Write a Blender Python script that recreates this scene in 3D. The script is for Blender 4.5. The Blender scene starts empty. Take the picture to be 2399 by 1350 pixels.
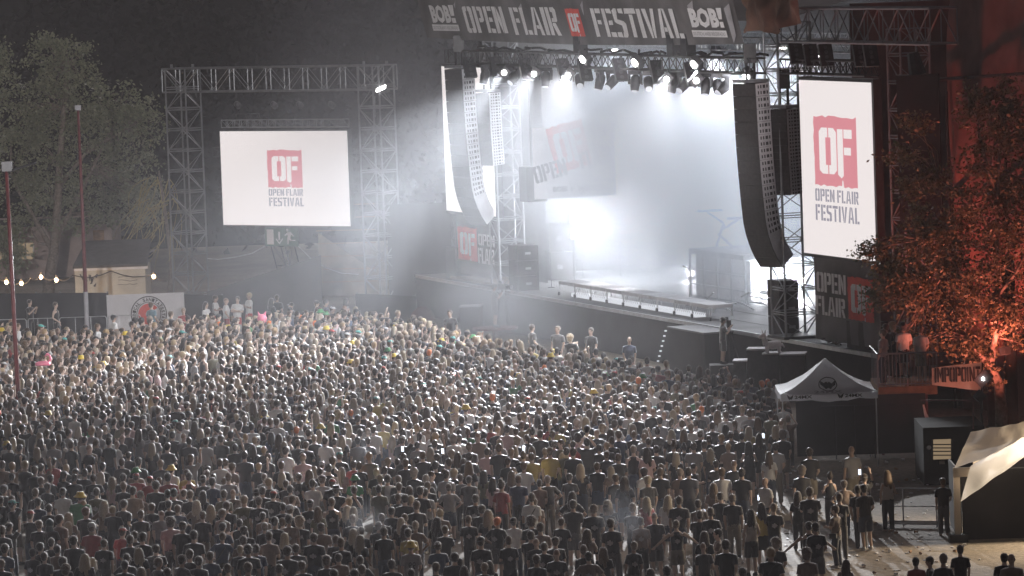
import bpy, bmesh, math, random
import numpy as np
from mathutils import Vector, Matrix, noise
R = math.radians
rnd = random.Random(7)
sc = bpy.context.scene
col = sc.collection

# ------------------------------------------------------------------ camera
FPX, HC, ROLL = 11000.0, 16.5, 0.035
PITCH = math.atan(799.0 / FPX)
cam_d = bpy.data.cameras.new('camera'); cam = bpy.data.objects.new('camera', cam_d); col.objects.link(cam)
cam_d.sensor_width = 36.0; cam_d.lens = 36.0 * FPX / 2399.0
cam_d.clip_start = 0.5; cam_d.clip_end = 3000
cam.matrix_world = Matrix.Translation((0, 0, HC)) @ Matrix.Rotation(math.pi / 2 - PITCH, 4, 'X') @ Matrix.Rotation(-ROLL, 4, 'Z')
sc.camera = cam
# ------------------------------------------------------------------ world, sun, exposure
w = bpy.data.worlds.new('World'); sc.world = w; w.use_nodes = True
wn = w.node_tree.nodes; wl = w.node_tree.links
bg = wn['Background']
sky = wn.new('ShaderNodeTexSky'); sky.sky_type = 'NISHITA'; sky.sun_disc = False
sky.sun_elevation = R(30); sky.sun_rotation = R(20)
night = wn.new('ShaderNodeMix'); night.data_type = 'RGBA'; night.inputs[0].default_value = 0.94
night.inputs[7].default_value = (1.0, 0.84, 0.90, 1)
wl.new(sky.outputs[0], night.inputs[6]); wl.new(night.outputs[2], bg.inputs[0])
bg.inputs[1].default_value = 0.030
sun_d = bpy.data.lights.new('added_backlight', 'SUN'); sun = bpy.data.objects.new('added_backlight', sun_d); col.objects.link(sun)
sun_d.energy = 0.9; sun_d.angle = R(5); sun_d.color = (1.0, 0.90, 0.90)
sun.rotation_euler = Vector((-0.34, -0.80, -0.62)).to_track_quat('-Z', 'Y').to_euler()   # added sun backlight from behind the stage: lifts haze blacks, rims the crowd
vs = sc.view_settings; vs.view_transform = 'Standard'; vs.look = 'None'; vs.exposure = 0.0; vs.gamma = 1.0
P_BLIND, P_BEAM, P_STROBE, P_WASH, P_RED, P_WARM, P_FOH = 9500.0, 210000.0, 8500.0, 4600.0, 4300.0, 5200.0, 420000.0      # lamp powers in watts
HAZE_D, HAZE_G, SMOKE_D, VAPE_D = 0.00042, 0.30, 0.30, 0.030           # haze and smoke
cy = sc.cycles
cy.max_bounces = 5; cy.diffuse_bounces = 2; cy.glossy_bounces = 2; cy.transmission_bounces = 2; cy.volume_bounces = 1; cy.transparent_max_bounces = 6
cy.use_denoising = True; cy.caustics_reflective = False; cy.caustics_refractive = False
cy.sample_clamp_indirect = 4; cy.volume_step_rate = 0.7; cy.volume_max_steps = 160

# ------------------------------------------------------------------ photo geometry: turning pixels into points
def ray(x, y):
    u, v = x - 1199.5, y - 675.0
    c, s = math.cos(ROLL), math.sin(ROLL)
    r, d = u * c - v * s, u * s + v * c
    cp, sp = math.cos(PITCH), math.sin(PITCH)
    return Vector((r, FPX * cp - d * sp, -(FPX * sp + d * cp))) / FPX
C0 = Vector((0, 0, HC))
def onz(x, y, Z):
    q = ray(x, y); return C0 + q * ((Z - HC) / q.z)
def at(x, y, Y):
    q = ray(x, y); return C0 + q * (Y / q.y)
def proj(p):
    X, Y, Z = p[0], p[1], p[2] - HC
    cp, sp = math.cos(PITCH), math.sin(PITCH)
    f = Y * cp - Z * sp; d = -(Y * sp + Z * cp)
    r, d = X / f * FPX, d / f * FPX
    c, s = math.cos(ROLL), math.sin(ROLL)
    return 1199.5 + r * c + d * s, 675 - r * s + d * c
S0 = onz(1200, 683, 1.8); S1 = onz(2050, 830, 1.8)
TD = (S1 - S0).normalized(); ND = Vector((-TD.y, TD.x, 0)); ZD = Vector((0, 0, 1))
def S(a, b, z): return Vector((S0.x, S0.y, 0)) + TD * a + ND * b + ZD * z
class Plane:
    def __init__(s, o, u, v=(0, 0, 1)):
        s.o = Vector(o); s.u = Vector(u).normalized(); s.v = Vector(v).normalized(); s.n = s.u.cross(s.v).normalized()
    def hit(s, x, y):
        q = ray(x, y); k = (s.o - C0).dot(s.n) / q.dot(s.n); p = C0 + q * k - s.o
        d = s.u.dot(s.v); A = p.dot(s.u); B = p.dot(s.v); den = 1 - d * d
        return (A - d * B) / den, (B - d * A) / den
    def p(s, u, v, off=0.0): return s.o + s.u * u + s.v * v + s.n * off
def stb(x, y, b):
    pl = Plane(S(0, b, 0), TD); return pl.hit(x, y)
def sta(x, y, a):
    pl = Plane(S(a, 0, 0), ND); return pl.hit(x, y)

# ------------------------------------------------------------------ materials
def newmat(name):
    m = bpy.data.materials.new(name); m.use_nodes = True
    nt = m.node_tree; return m, nt, nt.nodes['Principled BSDF']
def mat(name, c, rough=0.7, metal=0.0, var=0.25, scale=3.0, bump=0.0, spec=0.35, detail=4.0):
    m, nt, p = newmat(name)
    tc = nt.nodes.new('ShaderNodeTexCoord'); n = nt.nodes.new('ShaderNodeTexNoise')
    n.inputs['Scale'].default_value = scale; n.inputs['Detail'].default_value = detail
    nt.links.new(tc.outputs['Object'], n.inputs['Vector'])
    r = nt.nodes.new('ShaderNodeMapRange'); r.inputs[1].default_value = 0.3; r.inputs[2].default_value = 0.7
    r.inputs[3].default_value = 1 - var; r.inputs[4].default_value = 1 + var
    nt.links.new(n.outputs['Fac'], r.inputs[0])
    mx = nt.nodes.new('ShaderNodeMix'); mx.data_type = 'RGBA'; mx.blend_type = 'MULTIPLY'; mx.inputs[0].default_value = 1
    mx.inputs[6].default_value = (*c, 1); nt.links.new(r.outputs[0], mx.inputs[7])
    nt.links.new(mx.outputs[2], p.inputs['Base Color'])
    p.inputs['Roughness'].default_value = rough; p.inputs['Metallic'].default_value = metal; p.inputs['Specular IOR Level'].default_value = spec
    if bump:
        b = nt.nodes.new('ShaderNodeBump'); b.inputs['Strength'].default_value = bump; b.inputs['Distance'].default_value = 0.05
        nt.links.new(n.outputs['Fac'], b.inputs['Height']); nt.links.new(b.outputs[0], p.inputs['Normal'])
    return m
def emit(name, c, s, base=(0.02, 0.02, 0.02)):
    m, nt, p = newmat(name)
    p.inputs['Base Color'].default_value = (*base, 1); p.inputs['Emission Color'].default_value = (*c, 1); p.inputs['Emission Strength'].default_value = s
    p.inputs['Roughness'].default_value = 0.6
    return m
def objmat(name, rough, spec=0.25, var=0.2, scale=14.0, sheen=0.0):
    m, nt, p = newmat(name)                     # the colour is the object's own colour
    oi = nt.nodes.new('ShaderNodeObjectInfo'); tc = nt.nodes.new('ShaderNodeTexCoord'); n = nt.nodes.new('ShaderNodeTexNoise')
    n.inputs['Scale'].default_value = scale; nt.links.new(tc.outputs['Object'], n.inputs['Vector'])
    r = nt.nodes.new('ShaderNodeMapRange'); r.inputs[3].default_value = 1 - var; r.inputs[4].default_value = 1 + var
    nt.links.new(n.outputs['Fac'], r.inputs[0])
    mx = nt.nodes.new('ShaderNodeMix'); mx.data_type = 'RGBA'; mx.blend_type = 'MULTIPLY'; mx.inputs[0].default_value = 1
    nt.links.new(oi.outputs['Color'], mx.inputs[6]); nt.links.new(r.outputs[0], mx.inputs[7])
    nt.links.new(mx.outputs[2], p.inputs['Base Color'])
    b = nt.nodes.new('ShaderNodeBump'); b.inputs['Strength'].default_value = .5; b.inputs['Distance'].default_value = .03; nt.links.new(n.outputs['Fac'], b.inputs['Height']); nt.links.new(b.outputs[0], p.inputs['Normal'])
    p.inputs['Roughness'].default_value = rough; p.inputs['Specular IOR Level'].default_value = spec; p.inputs['Sheen Weight'].default_value = sheen
    return m
M = {}
M['steel'] = mat('galvanised_steel', (0.24, 0.25, 0.265), 0.45, 0.6, 0.2, 2)
M['alu'] = mat('aluminium', (0.55, 0.56, 0.58), 0.38, 0.7, 0.15, 3)
M['black_metal'] = mat('black_metal', (0.035, 0.035, 0.038), 0.5, 0.2, 0.3, 5)
M['black_cloth'] = mat('black_scrim', (0.030, 0.029, 0.031), 0.9, 0, 0.35, 0.8, 0.3)
M['booth'] = mat('black_booth_panel', (0.010, 0.0095, 0.010), 0.9, 0, 0.4, 1.5, 0.2, 0.03)
M['dark_cloth'] = mat('dark_grey_scrim', (0.075, 0.072, 0.074), 0.9, 0, 0.25, 0.7, 0.3)
M['stage_floor'] = mat('stage_floor', (0.11, 0.11, 0.115), 0.6, 0, 0.25, 0.9)
M['pa_black'] = mat('speaker_grille', (0.035, 0.033, 0.034), 0.75, 0, 0.25, 8)
M['pa_grey'] = mat('speaker_side', (0.42, 0.42, 0.44), 0.55, 0, 0.12, 3)
M['banner'] = mat('banner_charcoal', (0.12, 0.115, 0.118), 0.7, 0, 0.45, 0.5)
M['print_white'] = mat('white_print', (0.72, 0.71, 0.72), 0.7, 0, 0.1, 2)
M['print_red'] = mat('red_print', (0.62, 0.09, 0.07), 0.7, 0, 0.15, 2)
M['print_black'] = mat('black_print', (0.03, 0.03, 0.032), 0.7, 0, 0.2, 2)
M['print_grey'] = mat('grey_print', (0.35, 0.34, 0.36), 0.7, 0, 0.2, 2)
def thin(m, k):          # thin cloth lets light through
    nt = m.node_tree; p = nt.nodes['Principled BSDF']; t = nt.nodes.new('ShaderNodeBsdfTranslucent'); src = p.inputs['Base Color'].links[0].from_socket; nt.links.new(src, t.inputs['Color'])
    mx = nt.nodes.new('ShaderNodeMixShader'); mx.inputs[0].default_value = k; nt.links.new(p.outputs[0], mx.inputs[1]); nt.links.new(t.outputs[0], mx.inputs[2]); nt.links.new(mx.outputs[0], nt.nodes['Material Output'].inputs['Surface']); return m
M['white_cloth'] = thin(mat('white_tent_cloth', (0.74, 0.74, 0.76), 0.8, 0, 0.08, 1.2, 0.2), .5)
M['cream_cloth'] = thin(mat('cream_marquee_cloth', (0.66, 0.60, 0.52), 0.8, 0, 0.12, 1.0, 0.25), .4)
M['red_paint'] = mat('red_paint', (0.12, 0.03, 0.032), 0.5, 0, 0.3, 4)
M['ground'] = None
M['bark'] = mat('bark', (0.20, 0.165, 0.14), 0.9, 0, 0.4, 9, 0.6)
M['plaster'] = mat('hut_plaster', (0.52, 0.50, 0.44), 0.85, 0, 0.15, 1.5)
M['beige'] = mat('building_cladding', (0.33, 0.25, 0.22), 0.85, 0, 0.15, 1.2)
M['plywood'] = mat('weathered_boards', (0.24, 0.20, 0.155), 0.85, 0, 0.3, 1.5)
M['roof'] = mat('dark_roof_felt', (0.055, 0.05, 0.05), 0.85, 0, 0.3, 3)
M['wood'] = mat('brown_wood', (0.26, 0.15, 0.08), 0.7, 0, 0.3, 5)
M['rope'] = mat('pale_rope', (0.5, 0.5, 0.5), 0.8)
M['gunmetal'] = mat('lamp_housing', (0.07, 0.07, 0.075), 0.4, 0.2, 0.3, 6)
M['pink'] = mat('pink_vinyl', (0.75, 0.22, 0.32), 0.5, 0, 0.1)
M['soft_white'] = mat('white_plush', (0.7, 0.7, 0.72), 0.9, 0, 0.1, 12, 0.4)
M['green_sign'] = mat('green_sign', (0.05, 0.115, 0.09), 0.6, 0, 0.15, 2)
M['screen_white'] = emit('screen_white', (0.84, 0.775, 0.765), 1.06)
M['screen_red'] = emit('screen_red', (0.71, 0.27, 0.31), 1.0)
M['screen_dark'] = emit('screen_dark', (0.32, 0.30, 0.36), 1.0)
M['lamp'] = emit('lamp_glow', (1.0, 0.96, 0.93), 40.0)
M['strobe'] = emit('strobe_tube', (1.0, 0.97, 0.95), 6.0)
M['lamp_soft'] = emit('lamp_lens_glow', (0.9, 0.93, 1.0), 0.7)
M['bulb'] = emit('warm_bulb', (1.0, 0.66, 0.34), 22.0)
M['warm_window'] = emit('lit_window', (0.85, 0.62, 0.38), 0.30)
M['phone'] = emit('phone_screen', (0.8, 0.88, 1.0), 2.2)

# ------------------------------------------------------------------ builders
def tag(o, label=None, cat=None, group=None, kind=None):
    if label: o['label'] = label
    if cat: o['category'] = cat
    if group: o['group'] = group
    if kind: o['kind'] = kind
    return o
def thing(name, label, cat, loc=(0, 0, 0), group=None, rz=0.0):
    o = bpy.data.objects.new(name, None); col.objects.link(o); o.empty_display_size = 0.2
    o.location = loc; o.rotation_euler = (0, 0, rz)
    return tag(o, label, cat, group)
class MB:
    def __init__(s): s.v = []; s.f = []; s.mi = []; s.cur = 0
    def add(s, vs_, fs):
        k = len(s.v); s.v += [tuple(x) for x in vs_]
        s.f += [tuple(i + k for i in f) for f in fs]; s.mi += [s.cur] * len(fs); return s
    def box(s, c, d, rz=0.0, ax=None):
        c = Vector(c); d = Vector(d) / 2
        if ax is None:
            X, Y, Z = Vector((math.cos(rz), math.sin(rz), 0)), Vector((-math.sin(rz), math.cos(rz), 0)), Vector((0, 0, 1))
        else: X, Y, Z = ax
        vs_ = [c + X * (i * d.x) + Y * (j * d.y) + Z * (k * d.z) for i in (-1, 1) for j in (-1, 1) for k in (-1, 1)]
        return s.add(vs_, [(0, 1, 3, 2), (4, 6, 7, 5), (0, 4, 5, 1), (2, 3, 7, 6), (0, 2, 6, 4), (1, 5, 7, 3)])
    def poly(s, pts): return s.add(pts, [tuple(range(len(pts)))])
    def slab(s, pts, off):
        off = Vector(off); n = len(pts); a = [Vector(p) for p in pts]; b = [p + off for p in a]
        fs = [tuple(range(n)), tuple(range(2 * n - 1, n - 1, -1))] + [(i, i + n, (i + 1) % n + n, (i + 1) % n) for i in range(n)]
        return s.add(a + b, fs)
    def bar(s, p, q, r, n=5): return s.tube([p, q], [r, r], n)
    def tube(s, pts, rs, n=6, cap=True):
        pts = [Vector(p) for p in pts]
        if not hasattr(rs, '__len__'): rs = [rs] * len(pts)
        vs_ = []; fs = []; prev = None
        for i, p in enumerate(pts):
            d = (pts[min(i + 1, len(pts) - 1)] - pts[max(i - 1, 0)])
            if d.length < 1e-9: d = Vector((0, 0, 1))
            d.normalize()
            if prev is None:
                e = d.orthogonal().normalized()
            else:
                e = prev - d * prev.dot(d)
                e = e.normalized() if e.length > 1e-6 else d.orthogonal().normalized()
            prev = e; g = d.cross(e)
            for k in range(n):
                t = 2 * math.pi * k / n; vs_.append(p + (e * math.cos(t) + g * math.sin(t)) * rs[i])
        for i in range(len(pts) - 1):
            for k in range(n):
                a = i * n + k; b = i * n + (k + 1) % n; fs.append((a, b, b + n, a + n))
        if cap: fs += [tuple(range(n - 1, -1, -1)), tuple(range((len(pts) - 1) * n, len(pts) * n))]
        return s.add(vs_, fs)
    def ell(s, c, r, n=10, m=7):
        c = Vector(c); vs_ = [c + Vector((0, 0, -r[2]))]; fs = []
        for i in range(1, m):
            ph = -math.pi / 2 + math.pi * i / m
            for k in range(n):
                t = 2 * math.pi * k / n
                vs_.append(c + Vector((r[0] * math.cos(ph) * math.cos(t), r[1] * math.cos(ph) * math.sin(t), r[2] * math.sin(ph))))
        vs_.append(c + Vector((0, 0, r[2])))
        for k in range(n): fs.append((0, 1 + (k + 1) % n, 1 + k))
        for i in range(m - 2):
            for k in range(n):
                a = 1 + i * n + k; b = 1 + i * n + (k + 1) % n; fs.append((a, b, b + n, a + n))
        t0 = 1 + (m - 2) * n
        for k in range(n): fs.append((t0 + k, t0 + (k + 1) % n, len(vs_) - 1))
        return s.add(vs_, fs)
    def loft(s, rings, n=12):       # rings: (centre, rx, ry) stacked along z
        vs_ = []; fs = []
        for c, rx, ry in rings:
            for k in range(n):
                t = 2 * math.pi * k / n; vs_.append(Vector(c) + Vector((rx * math.cos(t), ry * math.sin(t), 0)))
        for i in range(len(rings) - 1):
            for k in range(n):
                a = i * n + k; b = i * n + (k + 1) % n; fs.append((a, b, b + n, a + n))
        fs += [tuple(range(n - 1, -1, -1)), tuple(range((len(rings) - 1) * n, len(rings) * n))]
        return s.add(vs_, fs)
    def sheet(s, fn, nu, nv):
        vs_ = [fn(i / nu, j / nv) for j in range(nv + 1) for i in range(nu + 1)]
        fs = [(j * (nu + 1) + i, j * (nu + 1) + i + 1, (j + 1) * (nu + 1) + i + 1, (j + 1) * (nu + 1) + i) for j in range(nv) for i in range(nu)]
        return s.add(vs_, fs)
    def mesh(s, name, mats, smooth=False, org=(0, 0, 0)):
        me = bpy.data.meshes.new(name); o = Vector(org)
        me.from_pydata([Vector(p) - o for p in s.v], [], s.f)
        for m in (mats if isinstance(mats, (list, tuple)) else [mats]): me.materials.append(m)
        if len(me.materials) > 1: me.polygons.foreach_set('material_index', s.mi)
        if smooth: me.polygons.foreach_set('use_smooth', [True] * len(me.polygons))
        me.update(); return me
    def build(s, name, mats, parent=None, smooth=False, loc=None):
        org = loc if loc is not None else (wloc(parent) if parent is not None else (0, 0, 0))
        o = bpy.data.objects.new(name, s.mesh(name, mats, smooth, org)); col.objects.link(o)
        if parent is not None: o.parent = parent
        else: o.location = org
        if parent is not None and loc is not None: o.location = Vector(loc) - wloc(parent)
        return o
def wloc(o):
    p = Vector(o.location)
    while o.parent: o = o.parent; p += Vector(o.location)
    return p
def solo(mb, name, mats, label, cat, loc, group=None, smooth=False):
    return tag(mb.build(name, mats, None, smooth, loc), label, cat, group)
def mobj(me, name, parent=None, loc=(0, 0, 0), rz=0.0, scale=1.0, color=None):
    o = bpy.data.objects.new(name, me); col.objects.link(o); o.location = loc; o.rotation_euler = (0, 0, rz); o.scale = (scale,) * 3
    if parent is not None: o.parent = parent
    if color: o.color = (*color, 1)
    return o
def copy_tree(o, parent=None):
    c = o.copy(); col.objects.link(c)
    if parent is not None: c.parent = parent
    for ch in [x for x in o.children]: copy_tree(ch, c)
    return c
def truss(parent, p, q, u, v, wu, wv, seg, rc=0.03, rb=0.016, m='steel', double=False):
    p, q, u, v = Vector(p), Vector(q), Vector(u).normalized(), Vector(v).normalized()
    off = [u * (i * wu / 2) + v * (j * wv / 2) for i, j in ((-1, -1), (1, -1), (1, 1), (-1, 1))]
    for o_ in off: MB().bar(p + o_, q + o_, rc, 6).build('chord', M[m], parent)
    mb = MB()
    for f in range(4):
        a, b = off[f], off[(f + 1) % 4]
        for i in range(seg):
            s0, s1 = p.lerp(q, i / seg), p.lerp(q, (i + 1) / seg)
            mb.bar(s0 + a, s0 + b, rb, 4)
            if double: mb.bar(s0.lerp(s1, 0.1) + a, s0.lerp(s1, 0.1) + b, rb, 4)
            mb.bar(s0 + (a if (i + f) % 2 else b), s1 + (b if (i + f) % 2 else a), rb, 4)
        mb.bar(q + a, q + b, rb, 4)
    mb.build('brace', M[m], parent)

# ------------------------------------------------------------------ lettering
def rect(x0, y0, x1, y1): return [(x0, y0), (x1, y0), (x1, y1), (x0, y1)]
STEM = rect(0, 0, .19, 1)
GLY = {
 'O': (.56, [[(.08, 0), (.255, 0), (.255, .17), (.19, .17), (.19, .83), (.255, .83), (.255, 1), (.08, 1), (0, .92), (0, .08)],
             [(.305, 0), (.48, 0), (.56, .08), (.56, .92), (.48, 1), (.305, 1), (.305, .83), (.37, .83), (.37, .17), (.305, .17)]]),
 'P': (.54, [STEM, [(.235, 1), (.46, 1), (.54, .92), (.54, .48), (.46, .40), (.235, .40), (.235, .56), (.36, .56), (.36, .84), (.235, .84)]]),
 'E': (.48, [STEM, rect(.235, 0, .48, .17), rect(.235, .42, .44, .58), rect(.235, .83, .48, 1)]),
 'N': (.58, [STEM, rect(.40, 0, .58, 1), [(.215, 1), (.37, .55), (.37, 0), (.36, 0), (.215, .5)]]),
 'F': (.48, [STEM, rect(.235, .44, .42, .60), rect(.235, .83, .48, 1)]),
 'L': (.44, [STEM, rect(.235, 0, .44, .17)]),
 'A': (.60, [[(0, 0), (.17, 0), (.285, .9), (.285, 1), (.17, 1)], [(.43, 0), (.60, 0), (.43, 1), (.315, 1), (.315, .9)], rect(.24, .22, .38, .36)]),
 'I': (.19, [STEM]),
 'R': (.56, [STEM, [(.235, 1), (.46, 1), (.54, .92), (.54, .54), (.46, .47), (.235, .47), (.235, .62), (.36, .62), (.36, .84), (.235, .84)],
             [(.235, .44), (.40, .44), (.56, 0), (.38, 0), (.235, .36)]]),
 'S': (.54, [[(.235, 1), (.08, 1), (0, .92), (0, .55), (.08, .47), (.34, .40), (.34, .17), (.29, .17), (.29, 0), (.46, 0), (.54, .08), (.54, .48), (.46, .56), (.19, .63), (.19, .83), (.235, .83)],
             rect(.29, .83, .54, 1), rect(0, 0, .235, .17)]),
 'T': (.54, [rect(0, .83, .54, 1), rect(.18, 0, .36, .79)]),
 'V': (.58, [[(0, 1), (.18, 1), (.275, .3), (.275, 0), (.2, 0)], [(.40, 1), (.58, 1), (.38, 0), (.305, 0), (.305, .3)]]),
 'M': (.70, [STEM, rect(.51, 0, .70, 1), [(.215, 1), (.335, .55), (.335, .2), (.215, .6)], [(.485, 1), (.365, .55), (.365, .2), (.485, .6)]]),
}
def stencil(mb, text, pl, u0, v0, u1, v1, off=0.01, gap=.10, space=.24, rag=0.0, skew=0.0, thick=0.0):
    W = 0
    for ch in text: W += (space if ch == ' ' else GLY[ch][0] + gap)
    W -= gap; k = (u1 - u0) / W; h = v1 - v0; x = 0
    for ch in text:
        if ch == ' ': x += space; continue
        wd, polys = GLY[ch]
        for P in polys:
            pts = []
            for (a, b) in P:
                a2 = a + (rnd.uniform(-rag, rag) if rag else 0); b2 = b + (rnd.uniform(-rag, rag) * .5 if rag else 0)
                pts.append(pl.p(u0 + (x + a2) * k + skew * b2 * h, v0 + b2 * h, off))
            mb.poly(pts)
        x += wd + gap
def text_polys(body, bold=0.0):
    cu = bpy.data.curves.new('lettering', 'FONT'); cu.body = body; cu.size = 1.0; cu.offset = bold; cu.resolution_u = 2
    cu.fill_mode = 'FRONT'
    o = bpy.data.objects.new('lettering', cu); col.objects.link(o)
    dg = bpy.context.evaluated_depsgraph_get(); dg.update()
    me = bpy.data.meshes.new_from_object(o.evaluated_get(dg))
    vv = [tuple(v.co[:2]) for v in me.vertices]; ff = [tuple(p.vertices) for p in me.polygons]
    bpy.data.objects.remove(o); bpy.data.curves.remove(cu); bpy.data.meshes.remove(me)
    return vv, ff
_tc = {}
def words(mb, text, pl, u0, v0, u1, v1, off=0.01, bold=0.0):
    key = (text, bold)
    if key not in _tc: _tc[key] = text_polys(text, bold)
    vv, ff = _tc[key]
    x0, x1 = min(v[0] for v in vv), max(v[0] for v in vv); y0, y1 = min(v[1] for v in vv), max(v[1] for v in vv)
    mb.add([pl.p(u0 + (x - x0) / (x1 - x0) * (u1 - u0), v0 + (y - y0) / (y1 - y0) * (v1 - v0), off) for x, y in vv], ff)
def pxbox(pl, x0, yb, x1, yt):
    """u0, v0, u1, v1 of writing that runs from pixel x0 to x1 on its baseline yb, up to yt (above the left end)"""
    a = pl.hit(x0, yb); return a
def logo(parent, pl, u0, v0, u1, v1, red, white, off=0.012, name='emblem'):
    """red torn square with stencil OF"""
    W, H = u1 - u0, v1 - v0; mb = MB(); pts = []
    g = random.Random(3)
    def edge(p, q, n, j):
        for i in range(n):
            t = i / n; pts.append((p[0] + (q[0] - p[0]) * t + g.uniform(-j, j) * abs(q[1] - p[1]), p[1] + (q[1] - p[1]) * t + g.uniform(-j, j) * abs(q[0] - p[0])))
    edge((0, 0), (1, 0), 14, .018); edge((1, 0), (1, 1), 3, .002); edge((1, 1), (0, 1), 14, .018); edge((0, 1), (0, 0), 10, .012)
    mb.poly([pl.p(u0 + a * W, v0 + b * H, off) for a, b in pts])
    sq = mb.build(name, red, parent)
    mb = MB()
    for P in ([(.13, .22), (.20, .17), (.33, .17), (.33, .30), (.28, .30), (.28, .70), (.33, .70), (.33, .84), (.19, .84), (.13, .78)],
              [(.355, .17), (.47, .17), (.535, .23), (.535, .78), (.47, .84), (.355, .84), (.355, .70), (.40, .70), (.40, .30), (.355, .30)],
              [(.56, .17), (.64, .12), (.69, .16), (.69, .83), (.56, .83)],
              [(.71, .70), (.90, .70), (.90, .83), (.71, .83)], [(.71, .46), (.87, .46), (.87, .57), (.71, .57)],
              [(.645, 0.0), (.69, 0.0), (.675, .09), (.655, .09)]):
        mb.poly([pl.p(u0 + a * W, v0 + b * H, off + 0.012) for a, b in P])
    mb.build('emblem_letters', white, sq)
    return sq
# ------------------------------------------------------------------ people
def skinmat():
    m, nt, p = newmat('skin')
    oi = nt.nodes.new('ShaderNodeObjectInfo'); tc = nt.nodes.new('ShaderNodeTexCoord'); sx = nt.nodes.new('ShaderNodeSeparateXYZ')
    nt.links.new(tc.outputs['Object'], sx.inputs[0])
    ab = nt.nodes.new('ShaderNodeMath'); ab.operation = 'ABSOLUTE'; nt.links.new(sx.outputs[0], ab.inputs[0])
    cb = nt.nodes.new('ShaderNodeCombineXYZ'); nt.links.new(ab.outputs[0], cb.inputs[0]); nt.links.new(sx.outputs[1], cb.inputs[1]); nt.links.new(sx.outputs[2], cb.inputs[2])
    last = oi.outputs['Color']
    for pos, rad, c in (((.031, .103, 1.655), .013, (.03, .02, .02, 1)), ((.031, .105, 1.678), .012, (.09, .06, .045, 1)), ((0.0, .108, 1.585), .018, (.30, .10, .09, 1))):
        d = nt.nodes.new('ShaderNodeVectorMath'); d.operation = 'DISTANCE'; d.inputs[1].default_value = pos; nt.links.new(cb.outputs[0], d.inputs[0])
        l = nt.nodes.new('ShaderNodeMath'); l.operation = 'LESS_THAN'; l.inputs[1].default_value = rad; nt.links.new(d.outputs['Value'], l.inputs[0])
        x = nt.nodes.new('ShaderNodeMix'); x.data_type = 'RGBA'; x.inputs[7].default_value = c
        nt.links.new(l.outputs[0], x.inputs[0]); nt.links.new(last, x.inputs[6]); last = x.outputs[2]
    nt.links.new(last, p.inputs['Base Color']); p.inputs['Roughness'].default_value = 0.5; p.inputs['Specular IOR Level'].default_value = 0.35
    return m
M['skin'] = skinmat(); M['cloth'] = objmat('garment_cloth', 0.85, 0.2, 0.25, 9, 0.8); M['hair'] = objmat('hair', 0.62, 0.25, 0.35, 40, 0.8)
def wispmat():
    m, nt, p = newmat('hair_wisps'); oi = nt.nodes.new('ShaderNodeObjectInfo'); x = nt.nodes.new('ShaderNodeMix'); x.data_type = 'RGBA'; x.inputs[0].default_value = .45; x.inputs[7].default_value = (.40, .375, .35, 1)  # pale grey mixed into the hair colour paints its backlit highlights
    nt.links.new(oi.outputs['Color'], x.inputs[6]); nt.links.new(x.outputs[2], p.inputs['Base Color']); p.inputs['Roughness'].default_value = .4
    t = nt.nodes.new('ShaderNodeBsdfTranslucent'); nt.links.new(x.outputs[2], t.inputs['Color']); mx = nt.nodes.new('ShaderNodeMixShader'); mx.inputs[0].default_value = .6
    nt.links.new(p.outputs[0], mx.inputs[1]); nt.links.new(t.outputs[0], mx.inputs[2]); nt.links.new(mx.outputs[0], nt.nodes['Material Output'].inputs['Surface']); return m
M['wisp'] = wispmat()
M['leather'] = objmat('shoe_leather', 0.5, 0.4)

def finish(mb, name, mats, voxel, dec=None, fuzz=0.0, smooth=6):
    me = mb.mesh(name + '_raw', mats); o = bpy.data.objects.new('tmp', me); col.objects.link(o)
    r = o.modifiers.new('r', 'REMESH'); r.mode = 'VOXEL'; r.voxel_size = voxel; r.use_smooth_shade = True
    if smooth: s_ = o.modifiers.new('s', 'SMOOTH'); s_.iterations = smooth; s_.factor = 0.35
    if dec: d = o.modifiers.new('d', 'DECIMATE'); d.ratio = dec
    dg = bpy.context.evaluated_depsgraph_get(); dg.update()
    out = bpy.data.meshes.new_from_object(o.evaluated_get(dg)); out.name = name
    bpy.data.objects.remove(o); bpy.data.meshes.remove(me)
    if not out.materials: out.materials.append(mats)
    if fuzz:
        for v in out.vertices:
            n = noise.noise(v.co * 38.0) + 0.6 * noise.noise(v.co * 90.0); v.co += v.normal * n * fuzz
    out.polygons.foreach_set('use_smooth', [True] * len(out.polygons))
    return out
POSES = {   # elbows and wrists, right then left: (x outwards, y forward, z)
 'down': (((.226, -.03, 1.12), (.215, .05, .88)), ((.226, -.03, 1.12), (.215, .05, .88))),
 'relax': (((.225, -.05, 1.13), (.15, .16, .98)), ((.228, -.02, 1.12), (.20, .06, .88))),
 'hips': (((.37, -.07, 1.17), (.19, .04, 1.02)), ((.37, -.07, 1.17), (.19, .04, 1.02))),
 'fold': (((.24, .05, 1.14), (-.08, .20, 1.17)), ((.24, .05, 1.14), (-.08, .17, 1.22))),
 'phone': (((.21, .11, 1.17), (.07, .30, 1.40)), ((.21, .11, 1.17), (.07, .30, 1.38))),
 'up': (((.28, .09, 1.58), (.22, .15, 1.83)), ((.245, -.03, 1.12), (.255, .05, .88))),
 'film': (((.27, .14, 1.48), (.10, .24, 1.72)), ((.27, .14, 1.48), (.10, .24, 1.70))),
 'head': (((.40, -.02, 1.62), (.17, .0, 1.72)), ((.40, -.02, 1.62), (.17, .0, 1.72))),
 'wide': (((.40, .02, 1.22), (.60, .06, 1.04)), ((.40, .02, 1.22), (.60, .06, 1.04))),
 'cheer': (((.33, .03, 1.55), (.36, .10, 1.82)), ((.33, .03, 1.55), (.36, .10, 1.82))),
}
def sex(f): return (dict(sh=.165, ch=.145, wa=.118, hi=.165, cd=.105) if f else dict(sh=.195, ch=.165, wa=.142, hi=.152, cd=.115))
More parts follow.
